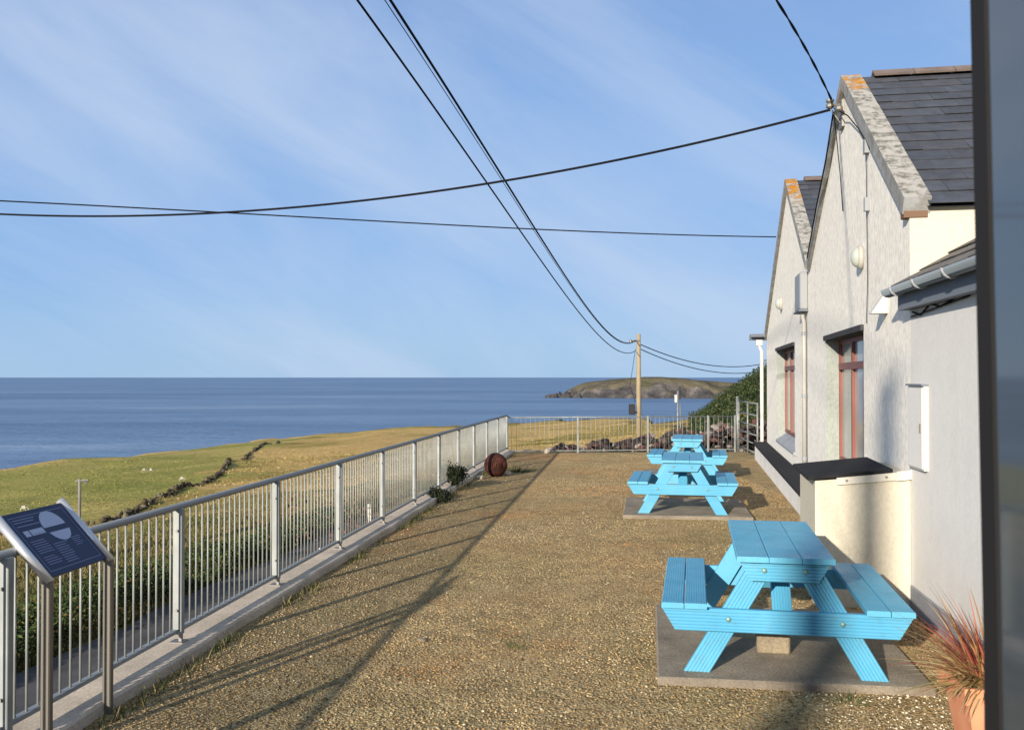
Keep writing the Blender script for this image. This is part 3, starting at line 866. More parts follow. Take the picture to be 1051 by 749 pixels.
# ------------------------------------------------------------------ picnic tables
YAW = -R(10.6)
def table(label, x, y, group):
    Lh = .76
    e = thing('picnic_table', label, 'picnic table', (x, y, g(y)+.05), YAW, group)
    # local: x across, y away (0 = front end), z up
    B = M['blue']
    mb = MB()
    for q in (-.207, 0, .207):
        T = Matrix.Translation((q, .78, .745)) @ Matrix.Rotation(R(90), 4, 'Z')
        mb.board(1.60, .2035, .036, 12, 0, T, .002)
    mb.build('tabletop', B, e)
    for sx in (-1, 1):
        mb = MB()
        for q in (.572, .722):
            T = Matrix.Translation((sx*q, .78, .437)) @ Matrix.Rotation(R(90), 4, 'Z')
            mb.board(1.58, .145, .036, 9, 0, T, .002)
        mb.build('seat', B, e)
    def face(yc, flip):
        # grooved side towards -y (front) or +y (rear)
        F = Matrix.Rotation(R(90), 4, 'X')       # local z -> -y , local y -> z
        if flip: F = Matrix.Rotation(R(180), 4, 'Z') @ F
        return Matrix.Translation((0, yc, 0)) @ F
    for yc, flip in ((.055, False), (1.505, True)):
        sg = 1
        def T(x, z, rot=0, dy=0):
            A = face(yc + (dy if not flip else -dy), flip)
            return A @ Matrix.Translation((x if not flip else -x, z, 0)) @ Matrix.Rotation(rot, 4, 'Z')
        mb = MB(); mb.board(1.50, .145, .042, 7, (-.62, .62), T(0, .343), .006); bm_ = mb.build('seat_beam', B, e)
        mb = MB(); mb.board(.50, .125, .042, 6, (-.62, .62), T(0, .661), .006); bt_ = mb.build('top_batten', B, e)
        for xx, zz, par, nm in ((-.36,.352,bm_,'bolt'),(.36,.352,bm_,'bolt'),(-.13,.668,bt_,'bolt'),(.13,.668,bt_,'bolt')):
            mb = MB(); A = T(xx, zz); mb.lathe([(.017,.021),(.017,.024),(.011,.028),(.003,.0295)], 12, A); mb.build(nm, M['brass'], par, True)
        for s in (-1, 1):
            dx, dz = .445, .724
            an = math.atan2(dz, dx); L = dz/math.sin(an)
            rot = an if s < 0 else math.pi - an
            cx = s*(.565 - dx/2)
            sh = math.cos(an)/math.sin(an)
            A = T(cx, dz/2, 0, .043)
            mb = MB()
            shv = -sh if s < 0 else sh
            r2 = rot if s < 0 else rot
            # board axis runs up the leg; ends cut level
            mb.board(L, .145, .042, 7, (shv, shv) if not flip else (-shv, -shv), A @ Matrix.Rotation(rot if not flip else math.pi - rot, 4, 'Z'), .006)
            mb.build('leg', B, e)
        # brace from the beam up to the underside of the top
    for s, y0, y1 in ((1, .18, .60), (-1, 1.38, .96)):
        p = V((0, y0, .30)); q = V((0, y1, .712)); d = (q-p); L = d.length; d.normalize()
        zax = V((1,0,0)).cross(d).normalized()
        if s < 0: zax = -zax
        yax = zax.cross(d)
        A = Matrix((( d.x,yax.x,zax.x,(p.x+q.x)/2),(d.y,yax.y,zax.y,(p.y+q.y)/2),(d.z,yax.z,zax.z,(p.z+q.z)/2),(0,0,0,1)))
        mb = MB(); mb.board(L, .13, .04, 7, 0, A); mb.build('brace', B, e)
    mb = MB(); mb.box((-.30,.70,.690),(.30,.79,.726)); mb.build('cross_batten', B, e)
    return e
t_scale = (.965, 1, 1)
GT = 'blue picnic tables in a row on the gravel'
t1 = table('bright blue grooved picnic table nearest the camera, beside the terracotta planter', 1.708, 6.10, GT); t1.scale = t_scale
t2 = copy_tree(t1); t2.location = (2.395, 13.72, g(13.7)+.05); t2['label'] = 'middle blue picnic table in the row, on its own pad in the open gravel'
t3 = copy_tree(t1); t3.location = (3.39, 18.9, g(18.9)+.05); t3['label'] = 'farthest blue picnic table, nearest the far railing'; t3.rotation_euler = (0,0,-R(11.5))
def slab(x, y, x0, x1, y0, y1, rz=YAW, k=0):
    mb = MB(); mb.mi = 0
    mb.bbox((x0,y0,-.08),(x1,y1,.05), .012)
    o = mb.build('paving_slab', [M['slab'], M['slab_edge']]); o.location = (x, y, g(y)); o.rotation_euler = (0,0,rz)
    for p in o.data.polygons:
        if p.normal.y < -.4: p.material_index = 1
    kind(o, 'structure')
slab(1.735, 6.10, -.82, .86, -.05, 1.95, -R(8)); slab(2.415, 13.72, -.85, .95, -.12, 1.95, -R(8)); slab(3.39, 18.9, -.85, .9, -.1, 1.9, -R(8))
bl = thing('concrete_block', 'rough concrete block on the pad underneath the nearest blue table', 'block', (1.80, 6.75, g(6.7)+.05), YAW)
mb = MB(); mb.bbox((-.11,-.08,0),(.11,.08,.20), .012); mb.build('block_body', M['block'], bl)

# ------------------------------------------------------------------ info sign
A_ = V((-2.397, 5.04, .857)); B_ = V((-2.33, 5.64, .857))
SD = (B_-A_).normalized(); SN = V((-SD.y, SD.x, 0)); LS = (B_-A_).length
sg = thing('information_board', 'tilted navy information board on two steel posts by the railing', 'sign', (A_.x, A_.y, g(5.04)))
base0 = V((A_.x, A_.y, g(5.04)))
za = A_.z - g(5.04)
up = (SN*.285 + V((0,0,.31))).normalized(); nrm = SD.cross(up).normalized()
if nrm.z < 0: nrm = -nrm
SB = Matrix(((SD.x,up.x,nrm.x,0),(SD.y,up.y,nrm.y,0),(SD.z,up.z,nrm.z,za),(0,0,0,1)))
for x in (0, LS):
    q = V((SD.x*x, SD.y*x, 0))
    mb = MB(); mb.bbox((q.x-.024,q.y-.024,-.25),(q.x+.024,q.y+.024,za-.005), .006); mb.build('post', M['sign_post'], sg)
H_S = .425
for x in (0, LS):
    mb = MB(); mb.tube([(x,-.02,.0),(x,H_S+.02,.0)], .024, 12, SB); mb.build('side_rail', M['steel'], sg, True)
mb = MB(); mb.bbox((.024,0,-.008),(LS-.024,H_S,.008), .002, SB); pn = mb.build('panel', M['sign_panel'], sg)
# printed matter on the panel (thin raised print)
def pr(mb_, a, b): mb_.box((a[0],a[1],.0084),(b[0],b[1],.0088), SB)
W_ = LS
mb = MB()
x0, x1, y0, y1 = .055, W_-.055, .03, H_S-.03
for a, b in (((x0,y0),(x1,y0+.004)),((x0,y1-.004),(x1,y1)),((x0,y0+.004),(x0+.004,y1-.004)),((x1-.004,y0+.004),(x1,y1-.004))): pr(mb, a, b)
mb.build('print_border', M['sign_line'], pn)
cx, cy, rad = .375, .285, .094
mb = MB()
def seg(a0, a1, ox, oy, r, n=20):
    pts = [(cx+ox+r*math.cos(R(a0+(a1-a0)*i/n)), cy+oy+r*math.sin(R(a0+(a1-a0)*i/n))) for i in range(n+1)]
    vs = [SB @ V((p[0], p[1], .0087)) for p in pts]; mb.add(vs, [tuple(range(n+1))])
seg(-2, 182, 0, .008, rad*1.08); seg(200, 340, .006, .004, rad*1.08)
pr(mb, (.09,.262),(.135,.30)); pr(mb, (.145,.262),(.262,.30))
mb.build('print_emblem', M['sign_pale'], pn)
mb = MB()
mb.box((.150,.268,.0089),(.256,.271,.0092), SB)
for k in range(5): pr(mb, (.095+.030*k*0, .352-.011*k*0), (.095,.352)) if False else None
rr = random.Random(5)
for k, y in enumerate((.372,.355,.330)):
    pr(mb, (.075, y), (.075+[.19,.17,.20][k], y+.006))
for c_, xa in enumerate((.085, .24)):
    for k in range(11):
        y = [.225,.178][c_] - k*.0155
        if c_ == 0 and k in (6,) or y < .045: continue
        pr(mb, (xa, y), (xa+rr.uniform(.10,.135), y+.005))
for k in range(5): pr(mb, (.42, .19-k*.013), (.42+rr.uniform(.06,.09), .194-k*.013))
mb.build('print_text', M['sign_line'], pn)

# ------------------------------------------------------------------ the house
HC = V((3.35, 8.19, 0))
hs = thing('house', 'white pebbledashed double-gabled house with slate roofs beside the terrace', 'house', HC, YAW)
# local axes: x inward (away from the terrace), y along the front, z up ; outward is -x
S0, SV, SE = 0.0, 7.2, 16.5
P1 = (3.45, 5.40); P2 = (10.8, 5.63)
E0, EV, EE = 3.33, 3.62, 2.92
DEP = 8.0
W1 = (2.3, 5.35, .60, 2.43); W2 = (9.6, 13.5, .55, 2.50)
ZB = -.5
def ztop(s):
    return float(np.interp(s, [S0, P1[0], SV, P2[0], SE], [E0, P1[1], EV, P2[1], EE]))
def gable(y0, y1, peak, win, name):
    mb = MB()
    cuts = sorted({y0, win[0], win[1], peak, y1})
    for a, b in zip(cuts[:-1], cuts[1:]):
        def q(za0, za1, zb0, zb1): mb.add([(0,a,za0),(0,b,za1),(0,b,zb1),(0,a,zb0)], [(0,1,2,3)])
        if a >= win[0]-1e-6 and b <= win[1]+1e-6:
            q(ZB, ZB, win[2], win[2]); q(win[3], win[3], ztop(a), ztop(b))
        else:
            q(ZB, ZB, ztop(a), ztop(b))
    # back face, ends
    mb.add([(.4,y0,ZB),(.4,y1,ZB),(.4,y1,ztop(y1)),(.4,peak,ztop(peak)),(.4,y0,ztop(y0))], [(4,3,2,1,0)]) if False else None
    o = mb.build(name, M['wall'], hs)
    # reveals
    mb = MB(); d = .24
    a, b, z0, z1 = win
    mb.add([(0,a,z0),(d,a,z0),(d,a,z1),(0,a,z1)], [(0,1,2,3)])
    mb.add([(0,b,z0),(0,b,z1),(d,b,z1),(d,b,z0)], [(0,1,2,3)])
    mb.build('reveal', M['reveal'], o)
    mb = MB(); mb.box((-.035,a-.02,z1-.03),(d+.05,b+.02,z1+.035)); mb.build('lintel', M['lintel'], o)
    mb = MB(); mb.prism([(-.03,z0-.02),(d,z0+.16),(d+.02,z0-.05),(-.03,z0-.06)], a+.003, b-.003, 'y'); mb.build('sill', M['sill'], o)
    return o
g1 = gable(S0, SV, P1[0], W1, 'gable_wall'); g2 = gable(SV, SE, P2[0], W2, 'gable_wall')
# side and back walls
mb = MB()
mb.add([(0,S0,ZB),(DEP,S0,ZB),(DEP,S0,E0),(0,S0,E0)], [(0,1,2,3)])
mb.build('side_wall', M['cream'], hs)
mb = MB()
mb.add([(0,SE,ZB),(0,SE,EE),(DEP,SE,EE),(DEP,SE,ZB)], [(0,1,2,3)])
mb.add([(DEP,S0,ZB),(DEP,SE,ZB),(DEP,SE,EE),(DEP,P2[0],P2[1]),(DEP,SV,EV),(DEP,P1[0],P1[1]),(DEP,S0,E0)], [(0,1,2,3,4,5,6)])
mb.build('back_wall', M['wall'], hs)
def window(win, mull, parent):
    a, b, z0, z1 = win; z0 = z0+.16; d = .17
    f = MB(); F = .055
    zt = z0 + (z1-z0)*.77
    f.box((d,a+.002,z0),(d+.07,b-.002,z0+F)); f.box((d,a+.002,z1-F-.03),(d+.07,b-.002,z1-.032))
    f.box((d,a+.002,z0+F),(d+.07,a+F,z1-F-.03)); f.box((d,b-F,z0+F),(d+.07,b-.002,z1-F-.03))
    f.box((d-.012,a+F,zt-.045),(d+.062,b-F,zt+.045))
    for y in mull:
        f.box((d-.004,y-.038,z0+F),(d+.066,y+.038,zt-.045)); f.box((d-.004,y-.038,zt+.045),(d+.066,y+.038,z1-F-.03))
    ys_ = [a+F]+list(mull)+[b-F]
    for p, q in zip(ys_[:-1], ys_[1:]):           # casement frames of the top lights
        y0_, y1_ = p+.04, q-.04
        f.box((d+.005,y0_,zt+.046),(d+.05,y0_+.035,z1-F-.032)); f.box((d+.005,y1_-.035,zt+.046),(d+.05,y1_,z1-F-.032))
    o = f.build('window', M['red_frame'], parent)
    pmb = MB(); pmb.box((d+.03,a+.01,z0+.01),(d+.036,b-.01,z1-.04)); pmb.build('pane', M['pane'], o)
window(W1, (3.33, 4.22), hs); window(W2, (10.9, 12.2), hs)
# slate roofs
def slates(p0, du, dv, Lu, Lv, rows, w, parent, name='roof', base=(.055,.06,.072), clipf=None, seed=1):
    rr = random.Random(seed); mb = MB()
    du = V(du).normalized(); dv = V(dv).normalized(); nn = du.cross(dv).normalized()
    if nn.z < 0: nn = -nn
    p0 = V(p0); ex = Lv/rows
    # under sheet
    mb.col = tuple(x*.4 for x in base)
    q = -nn*.03
    mb.add([p0+q, p0+du*Lu+q, p0+du*Lu+dv*Lv+q, p0+dv*Lv+q], [(0,1,2,3)])
    for i in range(rows):
        x = -(w/2 if i % 2 else 0)
        while x < Lu:
            xa, xb = max(0, x)+.0015, min(Lu, x+w)-.0015
            x += w
            if xb-xa < .01: continue
            a = i*ex - .02 + rr.uniform(-.004,.004); b = (i+1)*ex + .03
            b = min(b, Lv)
            lift = rr.uniform(.018,.026); t = .009
            k = rr.uniform(.86,1.14); tint = rr.uniform(-.03,.05)
            mb.col = (base[0]*k*(1+tint), base[1]*k, base[2]*k*(1-tint))
            lo = p0+dv*a; hi = p0+dv*b
            mb.add([lo+du*xa+nn*(lift-t), lo+du*xb+nn*(lift-t), hi+du*xb-nn*.004, hi+du*xa-nn*.004,
                    lo+du*xa+nn*lift, lo+du*xb+nn*lift, hi+du*xb+nn*.004, hi+du*xa+nn*.004],
                   [(0,3,2,1),(4,5,6,7),(0,1,5,4),(1,2,6,5),(2,3,7,6),(3,0,4,7)])
    return mb.build(name, M['slate'], parent, colattr=True)
def slope(y0, z0, y1, z1, x0, L, rows, ov=0.0, seed=1, name='roof', base=(.055,.06,.072)):
    d = V((0, y1-y0, z1-z0)); Ln = d.length; d.normalize()
    return slates(V((x0, y0, z0))-d*ov, (1,0,0), d, L, Ln+ov, rows, .42, hs, name, base, seed=seed)
RZ = .06
slope(S0, E0+RZ, P1[0], P1[1]+RZ, .13, DEP, 15, .10, 1); slope(SV-.02, EV+RZ, P1[0], P1[1]+RZ, .13, DEP, 15, 0, 2)
slope(SV+.02, EV+RZ, P2[0], P2[1]+RZ, .13, DEP, 15, 0, 3); slope(SE, EE+RZ, P2[0], P2[1]+RZ, .13, DEP, 22, .25, 4)
for P in (P1, P2):
    mb = MB()
    x = .3
    while x < DEP:
        mb.prism([(P[0]-.16,P[1]+.05),(P[0],P[1]+.14),(P[0]+.16,P[1]+.05),(P[0]+.145,P[1]+.03),(P[0],P[1]+.115),(P[0]-.145,P[1]+.03)], x, x+.44, 'x'); x += .45
    mb.build('ridge', M['ridge'], hs)
# copings : beam along each rake, front face proud of the gable
def rake(y0, z0, y1, z1, m_, kn=False, ext=.0, w0=-.06, w1=.16, t=.15):
    mb = MB()
    d = V((0, y1-y0, z1-z0)).normalized(); up = V((0,-d.z,d.y)) if d.y > 0 else V((0,d.z,-d.y))
    if up.z < 0: up = -up
    a = V((0,y0,z0)) - d*ext; b = V((0,y1,z1))
    n_ = 14
    vs = []; fs = []
    for i in range(n_+1):
        p = a + (b-a)*(i/n_); jt = random.uniform(-.006,.006)
        tt = V((0,0,t-.05)) if i == n_ else up*(t-.05+jt)
        lo = V((0,0,-.05)) if i == n_ else up*-.05
        vs += [p+lo+V((w0,0,0)), p+tt+V((w0,0,0)), p+tt+V((w1,0,0)), p+lo+V((w1,0,0))]
    tops = []
    for i in range(n_):
        for j in range(4):
            k = i*4; fs.append((k+j, k+(j+1)%4, k+4+(j+1)%4, k+4+j)); tops.append(1.0 if j == 1 else 0.0)
    fs += [(0,3,2,1), (n_*4,n_*4+1,n_*4+2,n_*4+3)]; tops += [0.0, 0.0]
    mb.add(vs, fs); o = mb.build('coping', m_, hs)
    at = o.data.attributes.new('top', 'FLOAT', 'FACE'); at.data.foreach_set('value', tops)
    if kn:
        kb = MB(); q = a - up*.05; kb.box((w0+.01, q.y-.015, q.z-.03),(w1-.02, q.y+.12, q.z+.03)); kb.build('kneeler', M['kneeler'], o)
    return o
rake(S0, E0, P1[0], P1[1], M['coping1'], True, .03); rake(SV-.05, EV, P1[0], P1[1], M['coping1'])
rake(SV+.05, EV, P2[0], P2[1], M['coping2']); rake(SE, EE, P2[0], P2[1], M['coping2'], False, .1)
# plinth bench along the front
PB0 = 1.32
mb = MB(); mb.box((-.30,PB0,ZB),(-.002,SE,.22)); mb.build('plinth', M['white_plinth'], hs)
mb = MB(); mb.bbox((-.345,PB0+.002,.222),(-.003,SE+.05,.285), .008); mb.build('plinth_cap', M['black_slab'], hs)
# bulkhead lamps
def lamp(y, z, s=1.0):
    mb = MB(); A = Matrix.Translation((0,y,z)) @ Matrix.Rotation(-math.pi/2, 4, 'Y') @ Matrix.Diagonal((1.25*s, 1.0*s, 1.0*s, 1))
    mb.lathe([(.10,.0),(.105,.03),(.098,.05),(.085,.055)], 24, A); o = mb.build('wall_lamp', M['lampbody'], hs, True)
    mb = MB(); mb.lathe([(.088,.05),(.085,.075),(.065,.105),(.03,.122),(.004,.126)], 24, A); mb.build('lens', M['lampglass'], o, True)
lamp(2.33, 3.19); lamp(12.1, 3.42, 1.1)
# hopper box and downpipe in the valley
mb = MB(); mb.bbox((-.13,7.45,2.98),(-.003,8.25,3.58), .015); o = mb.build('hopper', M['pvc_grey'], hs)
mb = MB(); mb.bbox((-.15,7.42,2.95),(-.003,8.28,2.978), .004); mb.build('rim', M['fascia'], o)
mb = MB(); mb.tube([(-.07,7.6,2.98),(-.07,7.6,2.86),(-.055,7.55,2.78),(-.055,7.55,.29)], .034, 10); o = mb.build('downpipe', M['lampbody'], hs, True)
mb = MB()
for z in (2.6,1.6,.6): mb.tube([(-.055,7.55,z-.03),(-.055,7.55,z+.03)], .043, 10)
mb.build('bracket', M['pvc_grey'], o)
# vent cowl by the lean-to eave
mb = MB(); mb.prism([(-.15,2.50),(-.002,2.50),(-.002,2.68),(-.03,2.68)], .95, 1.13, 'y'); mb.build('vent_cowl', M['white_frame'], hs)
# thin service cables fixed to the gable, bracket
mb = MB()
mb.tube([(-.03,1.92,4.32),(-.02,1.95,3.6),(-.02,1.92,2.9),(-.02,2.0,2.46)], .004, 6)
mb.tube([(-.10,3.72,5.18),(-.05,3.0,4.9),(-.03,2.4,4.6),(-.03,1.95,4.36)], .007, 6)
mb.tube([(-.10,3.8,5.15),(-.09,4.6,4.72),(-.09,5.6,4.30),(-.085,6.8,3.72)], .010, 6)
mb.tube([(-.10,3.72,5.1),(-.03,3.75,4.4),(-.02,3.6,3.9)], .006, 6)
mb.build('service_cable', M['cable'], hs, True)
mb = MB(); mb.box((-.05,1.88,4.22),(-.002,1.99,4.36)); mb.box((-.05,1.89,3.62),(-.002,1.96,3.76)); mb.build('cable_clip', M['pvc_grey'], hs)
mb = MB(); mb.box((-.035,3.55,4.92),(-.003,3.8,5.24)); mb.tube([(-.03,3.7,5.2),(-.16,3.7,5.24)], .018, 8); mb.tube([(-.03,3.7,5.0),(-.14,3.7,5.16)], .012, 8)
mb.lathe([(.02,-.05),(.05,-.03),(.05,.0),(.03,.02),(.05,.04),(.05,.06),(.02,.07)], 14, Matrix.Translation((-.15,3.7,5.22)))
mb.lathe([(.02,-.05),(.045,-.03),(.045,.0),(.03,.02),(.02,.04)], 14, Matrix.Translation((-.08,3.45,5.12)))
mb.build('cable_bracket', M['bolt'], hs)
# far eave gutter and its downpipe
mb = MB(); mb.tube([(-.42,SE+.18,EE-.03),(DEP,SE+.18,EE-.03)], .06, 10); mb.box((-.40,SE-.12,EE-.015),(-.01,SE+.22,EE+.06)); mb.build('gutter', M['fascia'], hs)
mb = MB(); mb.tube([(-.18,SE+.14,EE-.08),(-.18,SE+.14,EE-.2),(-.12,SE+.06,EE-.38),(-.12,SE+.06,.28)], .045, 10); mb.box((-.26,SE+.05,EE-.22),(-.10,SE+.23,EE-.08)); mb.build('downpipe', M['pvc'], hs)
# lean-to running towards the camera
LD = V((.0456, -.9987, 0)); LN = V((-.9987, -.0456, 0)); LL = 4.6
def lp(t, nn, z): 
    q = LD*t + LN*nn; return (q.x, q.y-.002, z)
mb = MB()
vs = [lp(0,0,ZB), lp(LL,0,ZB), lp(LL,0,2.60), lp(0,0,2.60)]
mb.add(vs, [(0,1,2,3)])
e1 = V(lp(LL,0,ZB)); mb.add([lp(LL,0,ZB), lp(LL,-3.4,ZB), lp(LL,-3.4,4.4), lp(LL,0,2.60)], [(0,1,2,3)])
mb.add([lp(LL,-3.4,ZB), lp(0,-3.4,ZB), lp(0,-3.4,4.4), lp(LL,-3.4,4.4)], [(0,1,2,3)])
mb.build('lean_to_wall', M['grey_wall'], hs)
mb = MB(); mb.add([lp(.003,.012,ZB), lp(LL,.012,ZB), lp(LL,.012,.155), lp(.003,.012,.155), lp(.003,0,.165), lp(LL,0,.165)], [(0,1,2,3),(3,2,5,4)])
mb.build('skirting', M['skirt'], hs)
pz = math.tan(R(31))
d_ = (V(lp(0,-1,pz)) - V(lp(0,0,0))).normalized()
slates(V(lp(-.0,.13,2.66)), LD, d_, LL, 4.0, 15, .40, hs, 'lean_to_roof', (.125,.112,.098), seed=9)
mb = MB(); mb.add([lp(0,.10,2.46), lp(LL,.10,2.46), lp(LL,.10,2.64), lp(0,.10,2.64), lp(0,.0,2.46), lp(LL,.0,2.46)], [(0,1,2,3),(0,4,5,1)])
mb.add([lp(0,.10,2.46), lp(0,.10,2.64), lp(0,0,2.66), lp(0,0,2.46)], [(0,1,2,3)])
mb.build('fascia', M['fascia'], hs)
mb = MB(); n_ = 10
vs = []; fs = []
for t in (-.06, LL):
    for j in range(n_+1):
        an = math.pi + math.pi*j/n_
        vs.append(lp(t, .165 + .062*math.cos(an), 2.635 + .062*math.sin(an)))
    for j in range(n_+1):
        an = 2*math.pi - math.pi*j/n_
        vs.append(lp(t, .165 + .055*math.cos(an), 2.635 + .055*math.sin(an)))
k = 2*(n_+1)
for j in range(k): fs.append((j, (j+1) % k, k+(j+1) % k, k+j))
fs.append(tuple(range(n_+1)))
mb.add(vs, fs); gu = mb.build('gutter', M['gutter'], hs, True)
mb = MB()
for t in (.28, .95, 1.7, 2.6, 3.5):
    mb.tube([V(lp(t,.165+.066*math.cos(an), 2.635+.066*math.sin(an))) for an in np.linspace(math.pi, 2*math.pi, 9)], .012, 6)
mb.build('bracket', M['pvc_grey'], gu, True)
mb = MB(); mb.tube([lp(.12,.012,2.44), lp(.35,.012,2.40), lp(.62,.012,2.47), lp(.9,.013,2.43), lp(1.6,.013,2.5)], .007, 6)
mb.tube([lp(.1,.02,2.40), lp(1.6,.02,2.455)], .006, 6); mb.build('service_cable', M['cable'], hs, True)
# meter cabinet
mb = MB(); cb = [(.07,1.17),(.50,1.17),(.50,1.83),(.07,1.83)]
def lbox(mb_, t0, t1, n0, n1, z0, z1):
    vs = [lp(t0,n0,z0),lp(t1,n0,z0),lp(t1,n1,z0),lp(t0,n1,z0),lp(t0,n0,z1),lp(t1,n0,z1),lp(t1,n1,z1),lp(t0,n1,z1)]
    mb_.add(vs, [(0,3,2,1),(4,5,6,7),(0,1,5,4),(1,2,6,5),(2,3,7,6),(3,0,4,7)])
lbox(mb, .06, .52, -.01, .035, 1.16, 1.83); mc = mb.build('meter_cabinet', M['white_frame'], hs)
mb = MB(); lbox(mb, .075, .505, .036, .046, 1.175, 1.815); mb.build('door', M['grey_wall'], mc)
mb = MB(); lbox(mb, .05, .53, -.008, .055, 1.831, 1.845); mb.build('trim', M['fascia'], mc)
mb = MB(); lbox(mb, .46, .48, .047, .056, 1.46, 1.53); mb.build('handle', M['bolt'], mc)

# ------------------------------------------------------------------ rendered bunker with slab lid against the gable
bk = thing('storage_bunker', 'cream rendered low bunker with a black slab lid against the near gable', 'bunker', HC, YAW)
mb = MB()
mb.prism([(-.775,ZB),(-.004,ZB),(-.004,1.085),(-.775,1.015)], .004, 1.20, 'y'); mb.build('bunker_wall', M['cream'], bk)
mb = MB()
mb.prism([(-.84,1.022),(-.15,1.102),(-.15,1.130),(-.84,1.052)], -.03, 1.24, 'y'); ld_ = mb.build('lid', M['black_slab'], bk)
mb = MB(); mb.prism([(-.60,.985),(-.12,1.035),(-.12,1.10),(-.60,1.046)], -.022, .003, 'y'); mb.prism([(-.12,1.03),(-.0,1.045),(-.0,1.125),(-.12,1.108)], -.035, .003, 'y'); o = mb.build('edge_batten', M['white_frame'], bk)
for x in (-.52,-.2):
    zc = 1.016 + (x+.6)*.11; mb = MB(); mb.tube([(x,-.021,zc),(x,-.03,zc)], .011, 8); mb.build('bolt', M['bolt'], o)

# ------------------------------------------------------------------ planter with red-leaved plant
pl = thing('planter', 'square terracotta planter beside the grey lean-to wall', 'planter', (2.39, 4.86, g(4.9)), -R(6))
mb = MB()
def ring(h, z): return [(-h,-h,z),(h,-h,z),(h,h,z),(-h,h,z)]
lv = [ring(.12,0), ring(.175,.355), ring(.20,.36), ring(.207,.44), ring(.188,.44), ring(.18,.39)]
vs = [p for r_ in lv for p in r_]; fs = [(3,2,1,0)]
for i in range(len(lv)-1):
    for j in range(4): fs.append((i*4+j, i*4+(j+1)%4, i*4+4+(j+1)%4, i*4+4+j))
mb.add(vs, fs); mb.build('pot', M['terracotta'], pl)
mb = MB(); mb.add(ring(.181,.395), [(0,1,2,3)]); mb.build('soil', M['soil'], pl)
pt = thing('cordyline_plant', 'spiky red and bronze leaved plant growing out of the terracotta planter', 'plant', (2.37, 4.86, g(4.9)+.395))
mb = MB()
rr = random.Random(3)
LC = [(.26,.05,.04),(.38,.11,.06),(.18,.045,.035),(.32,.17,.07),(.40,.27,.12),(.20,.16,.05),(.45,.36,.19)]
for k in range(520):
    az = rr.uniform(0, 6.28); el = rr.uniform(.12, 1.3) if k % 2 else rr.uniform(.15,.75); L = rr.uniform(.30,.60)*(0.8+.2*math.sin(el)); wd = rr.uniform(.005,.010)
    droop = rr.uniform(.25,1.0)
    p = V((rr.uniform(-.06,.06), rr.uniform(-.06,.06), 0)); d = V((math.cos(az)*math.cos(el), math.sin(az)*math.cos(el), math.sin(el)))
    side = V((-math.sin(az), math.cos(az), 0)); vs = []
    low = el < .6
    mb.col = rr.choice(LC[3:] if low else LC[:5]); kk = rr.uniform(.7,1.2); mb.col = tuple(x*kk for x in mb.col)
    ns = 6
    for i in range(ns+1):
        ww = wd*(1 - (i/ns)**1.6)+.0006
        vs += [p - side*ww, p + V((0,0,-ww*.35)), p + side*ww]
        p = p + d*(L/ns); d = (d + V((0,0,-droop*.16))).normalized()
        if p.z < -.0 and (abs(p.x) < .2 and abs(p.y) < .2): p.z = .0
    fs = []
    for i in range(ns):
        a = i*3; fs += [(a,a+1,a+4,a+3),(a+1,a+2,a+5,a+4)]
    mb.add(vs, fs)
mb.build('leaves', M['leaf'], pt, colattr=True)

# ------------------------------------------------------------------ utility poles and cables
def pole(label, x, y, zb, zt, r0, r1, extras=True, arm=None):
    e = thing('utility_pole', label, 'utility pole', (x, y, zb))
    mb = MB(); H = zt-zb
    mb.tube([(0,0,-.4),(0,0,H*.5),(.0,0,H)], r0, 14, None, r1); mb.build('shaft', M['pole'], e, True)
    return e
PF = V((7.8, 60.0, 0)); zf = plane(PF.x, PF.y)
p1 = pole('weathered wooden utility pole standing in the field beyond the far railing', PF.x, PF.y, zf, 4.55, .16, .125)
H = 4.55-zf
mb = MB(); mb.bbox((-.62,-.32,H-4.95),(-.26,-.02,H-4.3), .03); mb.box((-.3,-.2,H-4.85),(-.15,-.1,H-4.75)); mb.build('switch_box', M['black'], p1)
mb = MB(); mb.tube([(-.55,-.12,H-.42),(.1,-.12,H-.42)], .05, 8); mb.lathe([(.05,-.12),(.09,-.08),(.09,.02),(.05,.08)], 12, Matrix.Translation((-.5,-.12,H-.42))); mb.build('insulator', M['bolt'], p1)
mb = MB(); mb.tube([(-.2,-.05,H-.9),(-.55,-.1,H-3.2),(-.22,-.05,H-4.2)], .015, 5); mb.build('stay_wire', M['cable'], p1)
PN = V((-8.55, -13.65, 0))
p2 = pole('tall wooden utility pole behind the camera carrying the overhead cables', PN.x, PN.y, float(plane(PN.x, PN.y)), 9.0, .17, .14)
PL = V((-11.0, 16.0, 0)); zl = float(terrain_z(PL.x, PL.y)[0])
p3 = pole('wooden utility pole beside the road out of frame on the seaward side', PL.x, PL.y, zl, 5.2, .14, .11)

